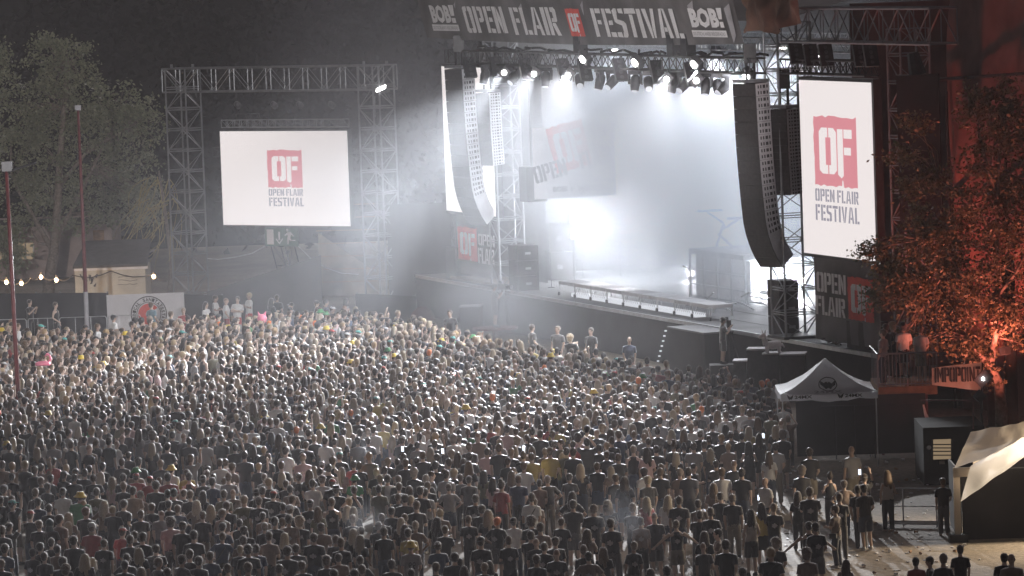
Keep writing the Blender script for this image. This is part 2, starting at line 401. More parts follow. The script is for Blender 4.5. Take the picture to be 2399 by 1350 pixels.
def hand(mb, w_, e_, side):
    d = (w_ - e_).normalized(); lat = d.cross(Vector((0, 1, .2))).normalized(); nrm = lat.cross(d).normalized()
    mb.tube([w_ - d * .02, w_ + d * .03, w_ + d * .075], [.026, .036, .034], 8)
    for k, ln in enumerate((.062, .072, .068, .054)):
        b = w_ + d * .07 + lat * (.0195 * (k - 1.5)); c_ = b + d * ln * .55 + nrm * .012; mb.tube([b, c_, c_ + d * ln * .38 + nrm * .022], [.0098, .0092, .008], 6)
    tb = w_ + d * .02 + lat * (.03 * -side); mb.tube([tb, tb + lat * (-side * .022) + d * .03 + nrm * .012, tb + lat * (-side * .026) + d * .062 + nrm * .026], [.014, .0115, .0095], 6)
def raw_body(f, pose, step=0.0):
    P = sex(f); mb = MB()
    mb.loft([((0, 0, .84), P['hi'] * .8, .09), ((0, -.01, .93), P['hi'], .112), ((0, 0, 1.08), P['wa'], .098), ((0, .01, 1.27), P['ch'], P['cd']), ((0, 0, 1.38), P['sh'] * .97, .098),
             ((0, -.005, 1.44), P['sh'] * .62, .078), ((0, -.008, 1.475), .062, .06), ((0, .0, 1.53), .055, .056), ((0, .012, 1.60), .054, .058)], 14)
    if f:
        for s in (-1, 1): mb.ell((.065 * s, .085, 1.27), (.062, .055, .06), 8, 6)
    mb.ell((0, .012, 1.652), (.077, .098, .116), 14, 10); mb.ell((0, .048, 1.588), (.053, .056, .056), 10, 7)
    mb.ell((0, .112, 1.632), (.014, .022, .024), 7, 5); mb.ell((0, .088, 1.683), (.055, .022, .014), 8, 5)
    for s in (-1, 1): mb.ell((.079 * s, .0, 1.638), (.012, .022, .033), 6, 5)
    for s in (-1, 1):
        st = step * s
        mb.tube([(.085 * s, 0, .93), (.10 * s, .025 + st * .5, .50), (.105 * s, -.015 + st, .10), (.105 * s, .0 + st, .05)], [.092, .062, .042, .04], 10)
        mb.tube([(.105 * s, -.04 + st, .045), (.112 * s, .07 + st, .04), (.115 * s, .155 + st, .028)], [.042, .043, .026], 8)
    for i, s in enumerate((1, -1)):
        e, w_ = [Vector((q[0] * s, q[1], q[2])) for q in POSES[pose][i]]
        shd = Vector((P['sh'] * .92 * s, 0, 1.395)); mid = shd.lerp(e, .45)
        mb.tube([shd * 1, mid, e, e.lerp(w_, .4), w_], [.056 if not f else .048, .05 if not f else .042, .039, .04 if not f else .034, .027], 9)
        hand(mb, w_, e, s)
    return mb
def raw_top(f, pose, kind):
    P = sex(f); mb = MB(); o = .02 if kind == 'tee' else .014
    hem = .87 if kind == 'tee' else .93
    rg = [((0, 0, hem), P['hi'] + o + .012, .125), ((0, -.005, hem + .08), P['hi'] + o, .122), ((0, .002, 1.10), P['wa'] + o + .018, .118), ((0, .012, 1.27), P['ch'] + o + .005, P['cd'] + o + (.012 if f else 0))]
    if kind == 'tee': rg += [((0, 0, 1.385), P['sh'] + o * .6, .112), ((0, -.004, 1.445), P['sh'] * .66 + .012, .09), ((0, -.006, 1.475), .082, .076)]
    else: rg += [((0, 0, 1.36), P['sh'] * .82, .106), ((0, -.004, 1.43), P['sh'] * .62, .088), ((0, -.006, 1.462), .085, .078)]
    mb.loft(rg, 16)
    if f:
        for s in (-1, 1): mb.ell((.065 * s, .093, 1.27), (.07, .06, .068), 8, 6)
    if kind == 'tee':
        for i, s in enumerate((1, -1)):
            e = Vector(POSES[pose][i][0]); e.x *= s; shd = Vector((P['sh'] * .9 * s, 0, 1.39))
            mb.tube([shd + Vector((-.05 * s, 0, 0)), shd, shd.lerp(e, .45), shd.lerp(e, .74)], [.075, .074, .072, .074], 10)
    return mb
def raw_legs(f, kind, step=0.0):
    P = sex(f); mb = MB()
    if kind == 'skirt':
        mb.loft([((0, 0, .55), .25, .20), ((0, 0, .75), .205, .16), ((0, 0, .93), P['hi'] + .02, .125), ((0, 0, 1.03), P['wa'] + .025, .108)], 16); return mb
    mb.loft([((0, 0, .80), P['hi'] * .95, .105), ((0, -.008, .92), P['hi'] + .014, .125), ((0, 0, 1.02), P['wa'] + .02, .108)], 14)
    for s in (-1, 1):
        st = step * s
        if kind == 'long': mb.tube([(.085 * s, 0, .90), (.10 * s, .025 + st * .5, .50), (.105 * s, -.012 + st, .07)], [.108, .083, .068], 10)
        else: mb.tube([(.088 * s, 0, .90), (.102 * s, .02 + st * .4, .66), (.106 * s, .025 + st * .5, .50)], [.110, .106, .104], 10)
    return mb
def raw_shoes(step=0.0):
    mb = MB()
    for s in (-1, 1):
        st = step * s
        mb.tube([(.105 * s, -.055 + st, .05), (.112 * s, .06 + st, .045), (.116 * s, .172 + st, .035)], [.05, .053, .034], 8)
        mb.tube([(.105 * s, -.02 + st, .06), (.105 * s, -.016 + st, .12)], [.05, .047], 8)
    return mb
def raw_hair(k):
    mb = MB()
    if k in 'slbupf': mb.ell((0, -.012, 1.682), (.096, .110, .110), 14, 10); mb.ell((0, -.04, 1.62), (.080, .062, .075), 10, 7); mb.ell((0, .055, 1.742), (.065, .045, .03), 8, 6)
    if k == 'x': mb.ell((0, .006, 1.672), (.0795, .096, .101), 14, 10)
    if k in 'lb':
        g = random.Random(31)
        for k in range(13):
            a = -.15 + (k / 12) * 3.44; x, y = math.cos(a), -math.sin(a); e = g.uniform(1.16, 1.34) + .10 * abs(x)
            mb.tube([(.05 * x, .05 * y, 1.755), (.082 * x, .085 * y - .01, 1.66), (.098 * x + g.uniform(-.012, .012), .088 * y - .02, 1.52), (.112 * x + g.uniform(-.02, .02), .098 * y - .03, 1.40), (.105 * x + g.uniform(-.035, .035), .10 * y - .035 + g.uniform(-.02, .02), e)], [.03, .036, .037, .034, .012], 7)
    if k == 'u': mb.ell((0, -.06, 1.80), (.058, .058, .052), 9, 7)
    if k == 'p': mb.tube([(0, -.10, 1.72), (0, -.16, 1.68), (0, -.16, 1.52), (0, -.13, 1.38)], [.03, .04, .038, .015], 8)
    if k == 'c':
        mb.ell((0, -.012, 1.688), (.118, .128, .122), 14, 10); mb.ell((0, -.05, 1.60), (.105, .08, .08), 10, 7)
        g = random.Random(5)
        for _ in range(34):
            a = g.uniform(0, 6.28); e = g.uniform(.1, 1.4); mb.ell((.105 * math.cos(a) * math.cos(e), -.015 + .11 * math.sin(a) * math.cos(e), 1.69 + .115 * math.sin(e)), (.035,) * 3, 6, 5)
    return mb
def raw_hat(k):
    mb = MB()
    if k == 'cap':
        mb.loft([((0, 0, 1.675), .096, .113), ((0, -.004, 1.73), .093, .108), ((0, -.006, 1.765), .07, .08), ((0, -.006, 1.78), .03, .035)], 14)
        mb.slab([(-.075, .07, 1.69), (.075, .07, 1.69), (.07, .15, 1.68), (.035, .19, 1.672), (-.035, .19, 1.672), (-.07, .15, 1.68)], (0, 0, .014))
    if k == 'backcap':
        mb.loft([((0, 0, 1.675), .096, .113), ((0, -.004, 1.73), .093, .108), ((0, -.006, 1.765), .07, .08), ((0, -.006, 1.78), .03, .035)], 14)
        mb.slab([(-.075, -.07, 1.69), (-.07, -.15, 1.67), (-.035, -.185, 1.66), (.035, -.185, 1.66), (.07, -.15, 1.67), (.075, -.07, 1.69)], (0, 0, .014))
    if k == 'bucket': mb.loft([((0, 0, 1.635), .165, .175), ((0, 0, 1.65), .16, .17), ((0, 0, 1.70), .108, .12), ((0, 0, 1.765), .09, .10), ((0, 0, 1.78), .07, .08)], 16)
    if k == 'brim': mb.loft([((0, 0, 1.685), .19, .20), ((0, 0, 1.70), .19, .20), ((0, 0, 1.705), .104, .118), ((0, 0, 1.775), .092, .105), ((0, 0, 1.80), .085, .10)], 16)
    if k == 'beanie': mb.loft([((0, -.005, 1.665), .098, .114), ((0, -.008, 1.73), .095, .11), ((0, -.01, 1.775), .065, .075), ((0, -.01, 1.79), .025, .03)], 14)
    if k == 'hood': mb.ell((0, -.02, 1.665), (.112, .115, .128), 12, 9); mb.loft([((0, -.03, 1.44), .13, .10), ((0, -.04, 1.58), .105, .09)], 12)
    return mb
_pm = {}
def pm(part, *key):
    k = (part,) + key
    if k in _pm: return _pm[k]
    if part == 'body': me = finish(raw_body(*key), 'body', M['skin'], .0125, .55)
    elif part == 'top': me = finish(raw_top(*key), 'shirt', M['cloth'], .017, .6, .006, 3)
    elif part == 'legs': me = finish(raw_legs(*key), 'trousers', M['cloth'], .019, .6, .005, 3)
    elif part == 'shoes': me = finish(raw_shoes(), 'shoes', M['leather'], .016, .6)
    elif part == 'hair': me = finish(raw_hair(key[0]), 'hair', M['hair'], .0135, .7, .011 if key[0] != 'x' else .001, 2)
    elif part == 'hat': me = finish(raw_hat(key[0]), 'hat', M['cloth'], .0105, .5, 0, 2)
    if part == 'hair' and key[0] != 'x':
        bm = bmesh.new(); bm.from_mesh(me); g = random.Random(len(key[0]) + 3); me.materials.append(M['wisp']); src = [(v.co.copy(), v.normal.copy()) for v in bm.verts]; zt = max(c.z for c, _ in src)
        for _ in range(420 if key[0] in 'lbc' else 300):
            c, n = src[g.randrange(len(src))]
            if c.z < 1.3: continue
            d = (n + Vector((g.gauss(0, .5), g.gauss(0, .5), g.gauss(-.15, .5)))).normalized(); e = d.orthogonal().normalized() * .0035; L = g.uniform(.012, .032) * (1.5 if key[0] in 'c' else 1)
            f = bm.faces.new([bm.verts.new(c + e - n * .004), bm.verts.new(c - e - n * .004), bm.verts.new(c + d * L)]); f.material_index = 1; f.smooth = False
        bm.to_mesh(me); bm.free()
    _pm[k] = me; return me
SKIN = [(.48, .35, .29), (.53, .40, .33), (.43, .31, .25), (.36, .25, .20), (.56, .43, .36)]
DARKH = [(.035, .024, .018), (.06, .04, .028), (.10, .065, .04), (.025, .02, .02)]
FAIRH = [(.32, .22, .12), (.26, .19, .13), (.36, .28, .18), (.22, .18, .15)]
BLOND = [(.34, .28, .20), (.40, .34, .26), (.28, .23, .17)]
HAIRT = dict(s='short dark hair', f='short fair hair', l='long dark hair', b='long blonde hair', u='hair tied in a bun', p='a ponytail', c='curly dark hair', C='curly fair hair', x='a shaved head',
             k='black cap', r='red cap', y='yellow hat', w='white cap', o='bright orange hair', g='green hat', t='teal cap', h='grey beanie', B='wide black brimmed hat', H='dark hood')
HATS = dict(k=('cap', (.02, .02, .022)), r=('cap', (.45, .05, .04)), y=('bucket', (.62, .45, .05)), w=('cap', (.62, .62, .64)), g=('bucket', (.05, .22, .08)), t=('cap', (.10, .38, .36)), h=('beanie', (.34, .34, .36)),
            B=('brim', (.018, .017, .018)), H=('hood', (.03, .06, .07)))
TOPT = dict(K='black t-shirt', D='charcoal t-shirt', G='grey t-shirt', W='white t-shirt', N='navy shirt', R='red t-shirt', P='pale pink top', Y='yellow t-shirt', E='green shirt', O='olive shirt', T='black tank top', V='brown t-shirt',
            Z='strappy light top', A='bare back and top')
TOPC = dict(K=(.020, .019, .021), D=(.06, .058, .06), G=(.24, .235, .24), W=(.60, .59, .58), N=(.05, .07, .12), R=(.30, .06, .06), P=(.45, .31, .31), Y=(.42, .33, .10), E=(.05, .20, .08), O=(.13, .125, .08), T=(.02, .02, .022), V=(.20, .145, .115), Z=(.36, .33, .31))
LEGC = [(.025, .026, .03), (.03, .04, .065), (.05, .07, .11), (.02, .02, .02), (.16, .14, .11), (.08, .08, .085)]
FEM = set('lbup')
def jit(c, g, a=.15):
    k = 1 + g.uniform(-a, a); return tuple(max(.005, x * k) for x in c)
def build_person(loc, face, hair, top, pose='down', fem=None, legs='long', legc=None, label='', group=None, scale=1.0, strap=False, g=rnd, backcap=False, topc=None):
    fem = (hair in FEM) if fem is None else fem
    b = mobj(pm('body', fem, pose), 'person', None, loc, face, scale, jit(SKIN[g.randrange(5)], g, .1))
    b.rotation_euler = (g.gauss(0, .022), g.gauss(0, .025), face); b.scale = (scale * g.uniform(.94, 1.13), scale * g.uniform(.95, 1.12), scale)
    tag(b, label, 'person', group)
    kind = 'tank' if top in 'TZA' else 'tee'
    mobj(pm('top', fem, pose if kind == 'tee' else 'down', kind), 'shirt', b, color=topc or jit(TOPC[top], g))
    mobj(pm('legs', fem, legs), 'skirt' if legs == 'skirt' else ('shorts' if legs == 'shorts' else 'trousers'), b, color=legc or jit(LEGC[g.randrange(6)], g))
    mobj(pm('shoes'), 'shoes', b, color=g.choice([(.02, .02, .02), (.5, .5, .5), (.04, .04, .05)]))
    if hair in HATS:
        hk, hc = HATS[hair]
        if hk == 'cap' and backcap: hk = 'backcap'
        if hk != 'hood': mobj(pm('hair', 's'), 'hair', b, color=jit(g.choice(DARKH), g), scale=1.0)
        mobj(pm('hat', hk), 'hood' if hk == 'hood' else 'hat', b, color=jit(hc, g, .1))
    else:
        hm = {'f': 's', 'C': 'c', 'o': 's'}.get(hair, hair)
        hc = {'b': g.choice(BLOND), 'f': g.choice(FAIRH), 'C': g.choice(FAIRH), 'o': (.75, .20, .04), 'x': (.30, .20, .15)}.get(hair, g.choice(DARKH))
        mobj(pm('hair', hm), 'hair', b, color=jit(hc, g))
    if strap:
        if 'strap' not in _pm:
            mb = MB(); mb.tube([(.13, -.02, 1.455), (.08, -.115, 1.36), (-.02, -.145, 1.20), (-.12, -.13, 1.05), (-.185, -.05, .97), (-.18, .07, .98), (-.05, .15, 1.14), (.08, .14, 1.33), (.13, .05, 1.455), (.13, -.02, 1.455)], .014, 5)
            mb.box((-.21, .0, .93), (.06, .2, .14)); _pm['strap'] = mb.mesh('bag_strap', M['cloth'])
        mobj(_pm['strap'], 'shoulder_bag', b, color=(.02, .02, .022))
    return b
PRINTS = []
for k_ in range(4):
    g_ = random.Random(60 + k_); mb = MB(); pl_ = Plane((.16, -.1555, 1.02), (-1, 0, 0), (0, -.02, 1)); outn_ = -1
    n_ = 18; mb.slab([pl_.p(.16 + .085 * (1 if i_ % 2 else g_.uniform(.35, .9)) * math.cos(i_ * 6.2832 / n_), .18 + .07 * (1 if i_ % 3 else g_.uniform(.3, .8)) * math.sin(i_ * 6.2832 / n_)) for i_ in range(n_)], (0, .02, 0))
    PRINTS.append(mb.mesh('shirt_print', M['print_grey']))
def headloc(px, py, scale=1.0): return onz(px, py, 1.655 * scale) * 1
STAGE_C = S(17, 1, 0)
def facing(p, tgt=None):
    t = (tgt or STAGE_C) - p; return math.atan2(t.y, t.x) - math.pi / 2
# every head that shows in the near part of the crowd: picture position, hair and top, then / bag strap, ^ arms up, ! phone in both hands, = facing elsewhere
CROPS = [(0, 1030, 4.219, """90,50sK 195,60sK 365,80bK 530,50sG 705,30sK 890,50sV 880,105xK 1080,50sK 1270,105sD 1205,215sD 25,255sV 120,265fV^ 250,285fD 525,240sR 655,275fK 345,320sK 405,290sV^ 745,310kK 840,330sK 885,265sK 995,315bK 1015,255sK 935,385sK
630,345kK 735,355sK 130,370sK 500,350sK 405,410sK 460,470sK 30,495sK 360,525sK 630,520kW 945,520sO 770,560yE 825,575sD 1010,645bV 840,640fK 1205,380sK 1130,410bP 1215,460fK 1300,510sV 15,600sK^ 110,600sK 370,620kN 485,680sK 165,640tK^ 290,745rK 855,715sK
1120,700fK 1195,640sK 380,840sK 510,830HK 595,790sV 700,770bV 690,850bK 895,870hR 1195,915rR 1280,990sK 25,900sK 105,860kK^ 740,1000sK 1015,1030sK 515,1020sK 430,1060sK 315,1120sK 455,1160sK 10,1080sN 575,1085sV 35,1230fK 600,1210sK 645,1290cK 820,1180bK
915,1210bK 1235,1180sK 1215,1245sK"""),
 (310, 1030, 4.219, """195,60bD 350,85sD 560,20sD 730,25sW/ 880,10sK 1015,60sK^ 1190,50lK 1300,65fD 65,255sK 35,318gV 35,370rR 170,360rR 280,235fK 580,220sG^ 385,310yW 265,355sV 385,372sR/ 540,315sY 570,370sT 745,260kD 735,320wD 715,395kD 800,345sW 865,240sW/ 920,210sP
990,260sV 1110,195sK 1250,235fK^ 1305,375fG 955,375sG 915,415sG 825,415sN 235,455sK 400,530sK 330,540sK 500,535sK 570,545sK 95,550sV 675,545lK 890,545sO 1005,530xV/ 1115,600fO 1240,610sK 1285,510sK 1235,530kK 205,670sD 435,690sN 640,640bV 770,690bK 380,640kK
895,660sK 685,750sK 880,730sV 55,740sK 270,740xG 390,820cP 475,860kK 1050,830sK 880,865sN 1310,865fK 1320,755sV 1115,900kK 595,950sK 860,965sN/ 1075,1000sV 1050,1090fK 1225,1080sN/ 1165,1090sK 30,950sK 85,970kK 75,1110bK 235,1085sK 275,1215sK 570,1135sK
470,1190sK 790,1150sN 645,1200sK 945,1275sK 1125,1270sK 320,1320sK 70,1310bK"""),
 (620, 1030, 4.219, """195,60bK 330,20sK 410,30sK 600,10sW 920,10sG 20,50sK 210,150sW 35,150sD 380,205fP 490,240bW 565,215hW 740,175tK 760,240bP 880,220sR 935,235sK 1035,200fO 1220,200fD 1310,185sD 165,255sK 545,300sK 635,300sT 675,250sT 1185,270sK 330,320sK 445,360lK
345,375sK^ 170,350bK 75,425fK 10,380fK 565,395kG 660,430rK 480,440sW 730,500BK 890,370gE 895,500sK 1105,315fK 1135,390fO 1220,390sW 1330,400sK 1320,470sK 215,440sK 265,495sV 1150,490sO 75,545rK 270,595sK 1325,575sK 185,670sK 250,695hK 450,640kK 665,620sT
540,710lO 850,620fK^ 820,700bK 890,710bK 860,790fK 1240,710sK 1140,780sK 1130,860sK 105,810sK 170,820sK 250,790sV 335,815CK 20,870sK 555,870kV 30,960sV 205,965bK 490,970sK 690,990sK 765,1025sK 855,925bK 950,905kK 960,990bK 1180,915sK 205,1110sK 310,1080sK
740,1170sV 965,1200sK 625,1195kK 160,1280sK 400,1250sK 965,1290sK 1255,1240sK 710,1330sK 885,1335sK"""),
 (930, 1030, 4.219, """55,40wK^ 200,5sG 330,95bD 375,40sK^ 540,110CV 600,140lK 655,165lK 715,85sD 890,90sP 1010,120sK 1160,80bW 1255,85sV! 1250,155sK 1130,140fK 1330,170sY 195,160sK 255,160sK 395,195sK 715,200sK 510,225sG 65,190sK 85,245sK 710,275lK 860,300lO 1095,200kK 1150,265sK
465,275sD 565,295CK 380,290sK 340,345sK 1255,280sW 945,370lP 1130,335lK 170,330CK 285,395fK 490,365sG 635,380sD 705,400sD 1190,395sN 20,410sK 295,465sK 25,480sK 125,500lK 215,510sK 300,525sG 515,475sG 1020,450uR 760,585sK 20,570sK 70,585sK 150,600fK 180,655sK
430,730fV 850,690sK 910,745bK 95,775sK 45,815bK 80,880lK 385,815lK 185,855fV 715,795sK 460,895sK 980,815oK 1175,810kW 1310,575sW/ 140,925sY 840,1010kK 1110,1000sK 1310,950sK 420,1055wN 125,1050yG 565,1165sK 620,1220kK 380,1265sK 855,1260fK 925,1240lK 670,1300lV
140,1330sK"""),
 (1240, 1030, 4.219, """25,60lK 155,85fV 310,30sO 430,10sR 570,50sD^ 690,45sD 765,35fD 815,25sK 325,115bO 20,150sY 205,145sY/ 370,125sK 435,155sK 760,100sK 880,160sK 1030,110fT 1160,140lP 1255,95sK 670,245sK 805,245bV 505,280bK 850,360sK 940,410lK 1130,275cW/ 1300,230lV 1295,335sK
1180,405fK 95,435sV 185,395fD 400,375sD 415,560lK 25,560sV/ 75,620sV 435,645kD 615,690sK 790,640bK 755,685kK 1025,680fD 1140,610bR 1250,765xK 1110,810kV 310,820sK 95,870sV 55,810cK 555,930lV 80,1020xK 140,1060sK 250,1010kK 845,830sK 270,1130xK 75,1190sK 575,1090sK
585,1160sV 760,1110lK 1005,1055fK 1240,1325sK"""),
 (1550, 1000, 3.857, """90,60bK 200,40lK 345,30sK 425,70sK 625,55wD 880,60lK! 725,60sK 1095,65CK= 540,115fK 600,150fV 200,125uK 110,185uK 290,190sG 385,170sD 440,180bD 785,140lT 970,230lW/ 1030,200kG 130,230bK 290,330sK 490,305sK 655,340xK 545,450sW 725,445sK 480,545lV 165,415fV!=
245,430sD= 545,630sK 650,650sK 355,700sV! 455,775sK 320,800sK! 145,670sK 30,660bW 930,495xW= 905,725lY! 1010,735fK 800,790lZ 1230,620lK 1265,400CK 505,970sV= 380,990lK 585,1070sK 395,1085xD 140,880sT~ 1030,1055CK 970,1150fK/ 65,1310sK 745,1320sK"""),
 (1650, 900, 3.0, """740,505sK= 1035,490xG 880,600uT 1285,620lZ/ 1120,660kK^ 970,700fV 745,760sK! 955,800sK 1095,740sK 1135,735kK 930,885sV/= 740,1000sT~ 797,1005kK 735,1195cV 965,1265lV 1675,645kK= 1500,1250sR 1590,1245kK= 1665,1230fK 1795,1165sK 2155,1230xV 2105,1225sK"""),
]
folk = []
for ox, oy, k_, txt in CROPS:
    for e in txt.split():
        i = 0
        while e[i] in '0123456789,': i += 1
        x, y = e[:i].split(','); folk.append(dict(px=ox + int(x) / k_, py=oy + int(y) / k_, hair=e[i], top=e[i + 1], fl=e[i + 2:], crop=oy))
# the same head seen in two crops is one person
kept = []
for q in folk:
    if all(abs(q['px'] - r['px']) > 7 or abs(q['py'] - r['py']) > 7 for r in kept): kept.append(q)
folk = kept
folk.sort(key=lambda q: -q['py'])
# ------------------------------------------------------------------ ground
def ground_z(x, y): return 0.05 * noise.noise(Vector((x * .15, y * .15, 0)))
def hill_z(x, y):
    k = min(1, max(0, (y - 268) / 46.0)); k = k * k * (3 - 2 * k)
    return 22.0 * k + 0.05 * noise.noise(Vector((x * .15, y * .15, 0)))
m, nt, p = newmat('trampled_ground'); M['ground'] = m
tc = nt.nodes.new('ShaderNodeTexCoord'); n1 = nt.nodes.new('ShaderNodeTexNoise'); n2 = nt.nodes.new('ShaderNodeTexNoise'); n1.inputs['Scale'].default_value = .35; n2.inputs['Scale'].default_value = 6.0; n2.inputs['Detail'].default_value = 8
cr = nt.nodes.new('ShaderNodeValToRGB'); cr.color_ramp.elements[0].position = .35; cr.color_ramp.elements[0].color = (.10, .085, .065, 1); cr.color_ramp.elements[1].position = .7; cr.color_ramp.elements[1].color = (.27, .225, .175, 1)
ad = nt.nodes.new('ShaderNodeMath'); ad.operation = 'MULTIPLY_ADD'; ad.inputs[1].default_value = .55
for q in (n1, n2): nt.links.new(tc.outputs['Object'], q.inputs['Vector'])
ml = nt.nodes.new('ShaderNodeMath'); ml.operation = 'MULTIPLY'; ml.inputs[1].default_value = .45; nt.links.new(n1.outputs['Fac'], ml.inputs[0])
nt.links.new(n2.outputs['Fac'], ad.inputs[0]); nt.links.new(ml.outputs[0], ad.inputs[2]); nt.links.new(ad.outputs[0], cr.inputs[0]); nt.links.new(cr.outputs[0], p.inputs['Base Color'])
p.inputs['Roughness'].default_value = .95
bp = nt.nodes.new('ShaderNodeBump'); bp.inputs['Strength'].default_value = .6; bp.inputs['Distance'].default_value = .06; nt.links.new(n2.outputs['Fac'], bp.inputs['Height']); nt.links.new(bp.outputs[0], p.inputs['Normal'])
g_ = MB(); g_.sheet(lambda u, v: (-80 + 160 * u, -4 + 272 * v, ground_z(-80 + 160 * u, -4 + 272 * v)), 60, 120)
tag(g_.build('ground', M['ground'], None, True), kind='structure')
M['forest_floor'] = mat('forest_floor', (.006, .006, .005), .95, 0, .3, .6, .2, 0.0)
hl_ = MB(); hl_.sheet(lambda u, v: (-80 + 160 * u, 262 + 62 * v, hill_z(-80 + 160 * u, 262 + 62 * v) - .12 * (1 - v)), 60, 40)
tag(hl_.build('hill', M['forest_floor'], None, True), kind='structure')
lt_ = MB(); g = random.Random(41)
for k in range(420):
    q = onz(g.uniform(1500, 2300), g.uniform(1080, 1349), 0.0); r_ = g.uniform(.03, .07); a_ = g.uniform(0, 6.28); lt_.cur = k % 3; zz = ground_z(q.x, q.y) + .012
    if k % 4: lt_.box((q.x, q.y, zz + .01), (r_ * 1.6, r_, .02), a_)
    else: lt_.tube([(q.x, q.y, zz + .03), (q.x + .1 * math.cos(a_), q.y + .1 * math.sin(a_), zz + .035)], [.03, .04], 7)
tag(lt_.build('litter', [M['print_white'], M['print_grey'], M['wood']], None), 'paper cups and litter trodden into the bare ground', None, None, 'stuff')

# ------------------------------------------------------------------ leaves and trees
def leafmat(name, c, c2):
    m, nt, p = newmat(name); out = nt.nodes['Material Output']
    ge = nt.nodes.new('ShaderNodeNewGeometry'); r = nt.nodes.new('ShaderNodeMix'); r.data_type = 'RGBA'
    r.inputs[6].default_value = (*c, 1); r.inputs[7].default_value = (*c2, 1); nt.links.new(ge.outputs['Random Per Island'], r.inputs[0])
    nt.links.new(r.outputs[2], p.inputs['Base Color']); p.inputs['Roughness'].default_value = .5
    t = nt.nodes.new('ShaderNodeBsdfTranslucent'); nt.links.new(r.outputs[2], t.inputs['Color'])
    mx = nt.nodes.new('ShaderNodeMixShader'); mx.inputs[0].default_value = .35
    nt.links.new(p.outputs[0], mx.inputs[1]); nt.links.new(t.outputs[0], mx.inputs[2]); nt.links.new(mx.outputs[0], out.inputs['Surface']); return m
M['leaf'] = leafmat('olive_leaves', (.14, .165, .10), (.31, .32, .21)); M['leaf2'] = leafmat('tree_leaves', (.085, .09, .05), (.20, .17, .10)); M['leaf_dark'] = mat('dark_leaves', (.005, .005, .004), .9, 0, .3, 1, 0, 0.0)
M['vine'] = mat('yellow_stems', (.36, .29, .12), .8, 0, .3, 8)
def leaf(mb, c, size, g):
    d = Vector((g.gauss(0, 1), g.gauss(0, 1), g.gauss(-.35, .8))).normalized(); e = d.orthogonal().normalized(); e = (Matrix.Rotation(g.uniform(0, 6.28), 3, d) @ e)
    L = size * g.uniform(.7, 1.3); W = L * g.uniform(.22, .34)
    mb.add([c, c + d * L * .45 + e * W, c + d * L, c + d * L * .45 - e * W], [(0, 1, 2, 3)])
def grow(name, label, Y, trunk, rtr, blobs, seed, lm, lsize=.24, perclump=26, group=None, depth=1.0, spread=.36):
    """trunk: list of pixel paths (first starts on the ground), blobs: (px, py, rx, ry, clumps) in pixels"""
    g = random.Random(seed); sc_ = FPX / Y
    base = at(*trunk[0][0], Y); base.z = ground_z(base.x, base.y)
    t = thing(name, label, 'tree', base, group)
    mb = MB(); ends = []
    for k, path in enumerate(trunk):
        pts = [at(x, y, Y + (0 if i == 0 or k == 0 else g.uniform(-.5, .5))) for i, (x, y) in enumerate(path)]
        if k == 0: pts[0] = base + Vector((0, 0, -.1))
        r0 = rtr * (1 if k == 0 else .55 * .9 ** k)
        mb.tube(pts, [r0 * (1 - .62 * i / (len(pts) - 1)) for i in range(len(pts))], 8)
        ends += pts[1:]
    lv = MB()
    for bx, by, rx, ry, n in blobs:
        c = at(bx, by, Y); rw, rh = rx / sc_, ry / sc_
        for _ in range(n):
            d = Vector((g.gauss(0, 1), g.gauss(0, 1), g.gauss(0, 1))).normalized() * (g.random() ** .42)
            q = c + Vector((d.x * rw, d.y * (rw + rh) * .5 * depth, d.z * rh))
            if g.random() < .5:
                e = min(ends, key=lambda z: (z - q).length); m_ = e.lerp(q, .5) + Vector((g.uniform(-.3, .3), g.uniform(-.3, .3), g.uniform(.0, .4)))
                mb.tube([e, m_, q], [.035 * rtr / .25, .02, .008], 5)
            for _ in range(perclump):
                leaf(lv, q + Vector((g.gauss(0, spread), g.gauss(0, spread), g.gauss(0, spread * .62))), lsize, g)
    mb.build('trunk', M['bark'], t, True); lv.build('crown', M[lm], t)
    return t
grow('plane_tree', 'tall leafy tree with pale trunk behind the white hut', 234, [[(113, 700), (118, 640), (128, 575), (135, 480), (140, 380), (150, 250), (160, 160)], [(122, 585), (85, 520), (40, 440), (25, 400)], [(130, 560), (165, 500), (215, 400), (260, 300)], [(136, 440), (200, 360), (300, 300)], [(128, 575), (90, 570), (75, 540)]], .30,
     [(150, 200, 110, 110, 66), (75, 300, 70, 100, 40), (240, 280, 95, 105, 60), (325, 300, 60, 85, 36), (150, 380, 120, 100, 52), (290, 420, 90, 90, 50), (75, 460, 65, 80, 28), (200, 490, 100, 60, 30), (335, 470, 50, 60, 18), (130, 115, 55, 38, 18)], 11, 'leaf', .19, 46, spread=.27)
grow('plane_tree', 'tree cut off by the left picture edge, beside the tall pale-trunked one', 238, [[(-60, 700), (-50, 500), (-30, 300)]], .25, [(-10, 200, 45, 110, 50), (0, 330, 28, 60, 18), (-25, 420, 40, 70, 24)], 12, 'leaf', .19, 40, spread=.26)
grow('round_bush', 'low leafy bush against the lit windows of the building', 236, [[(15, 690), (18, 640), (20, 600)]], .10, [(15, 560, 50, 50, 34), (30, 600, 34, 30, 16)], 13, 'leaf', .24, 22)
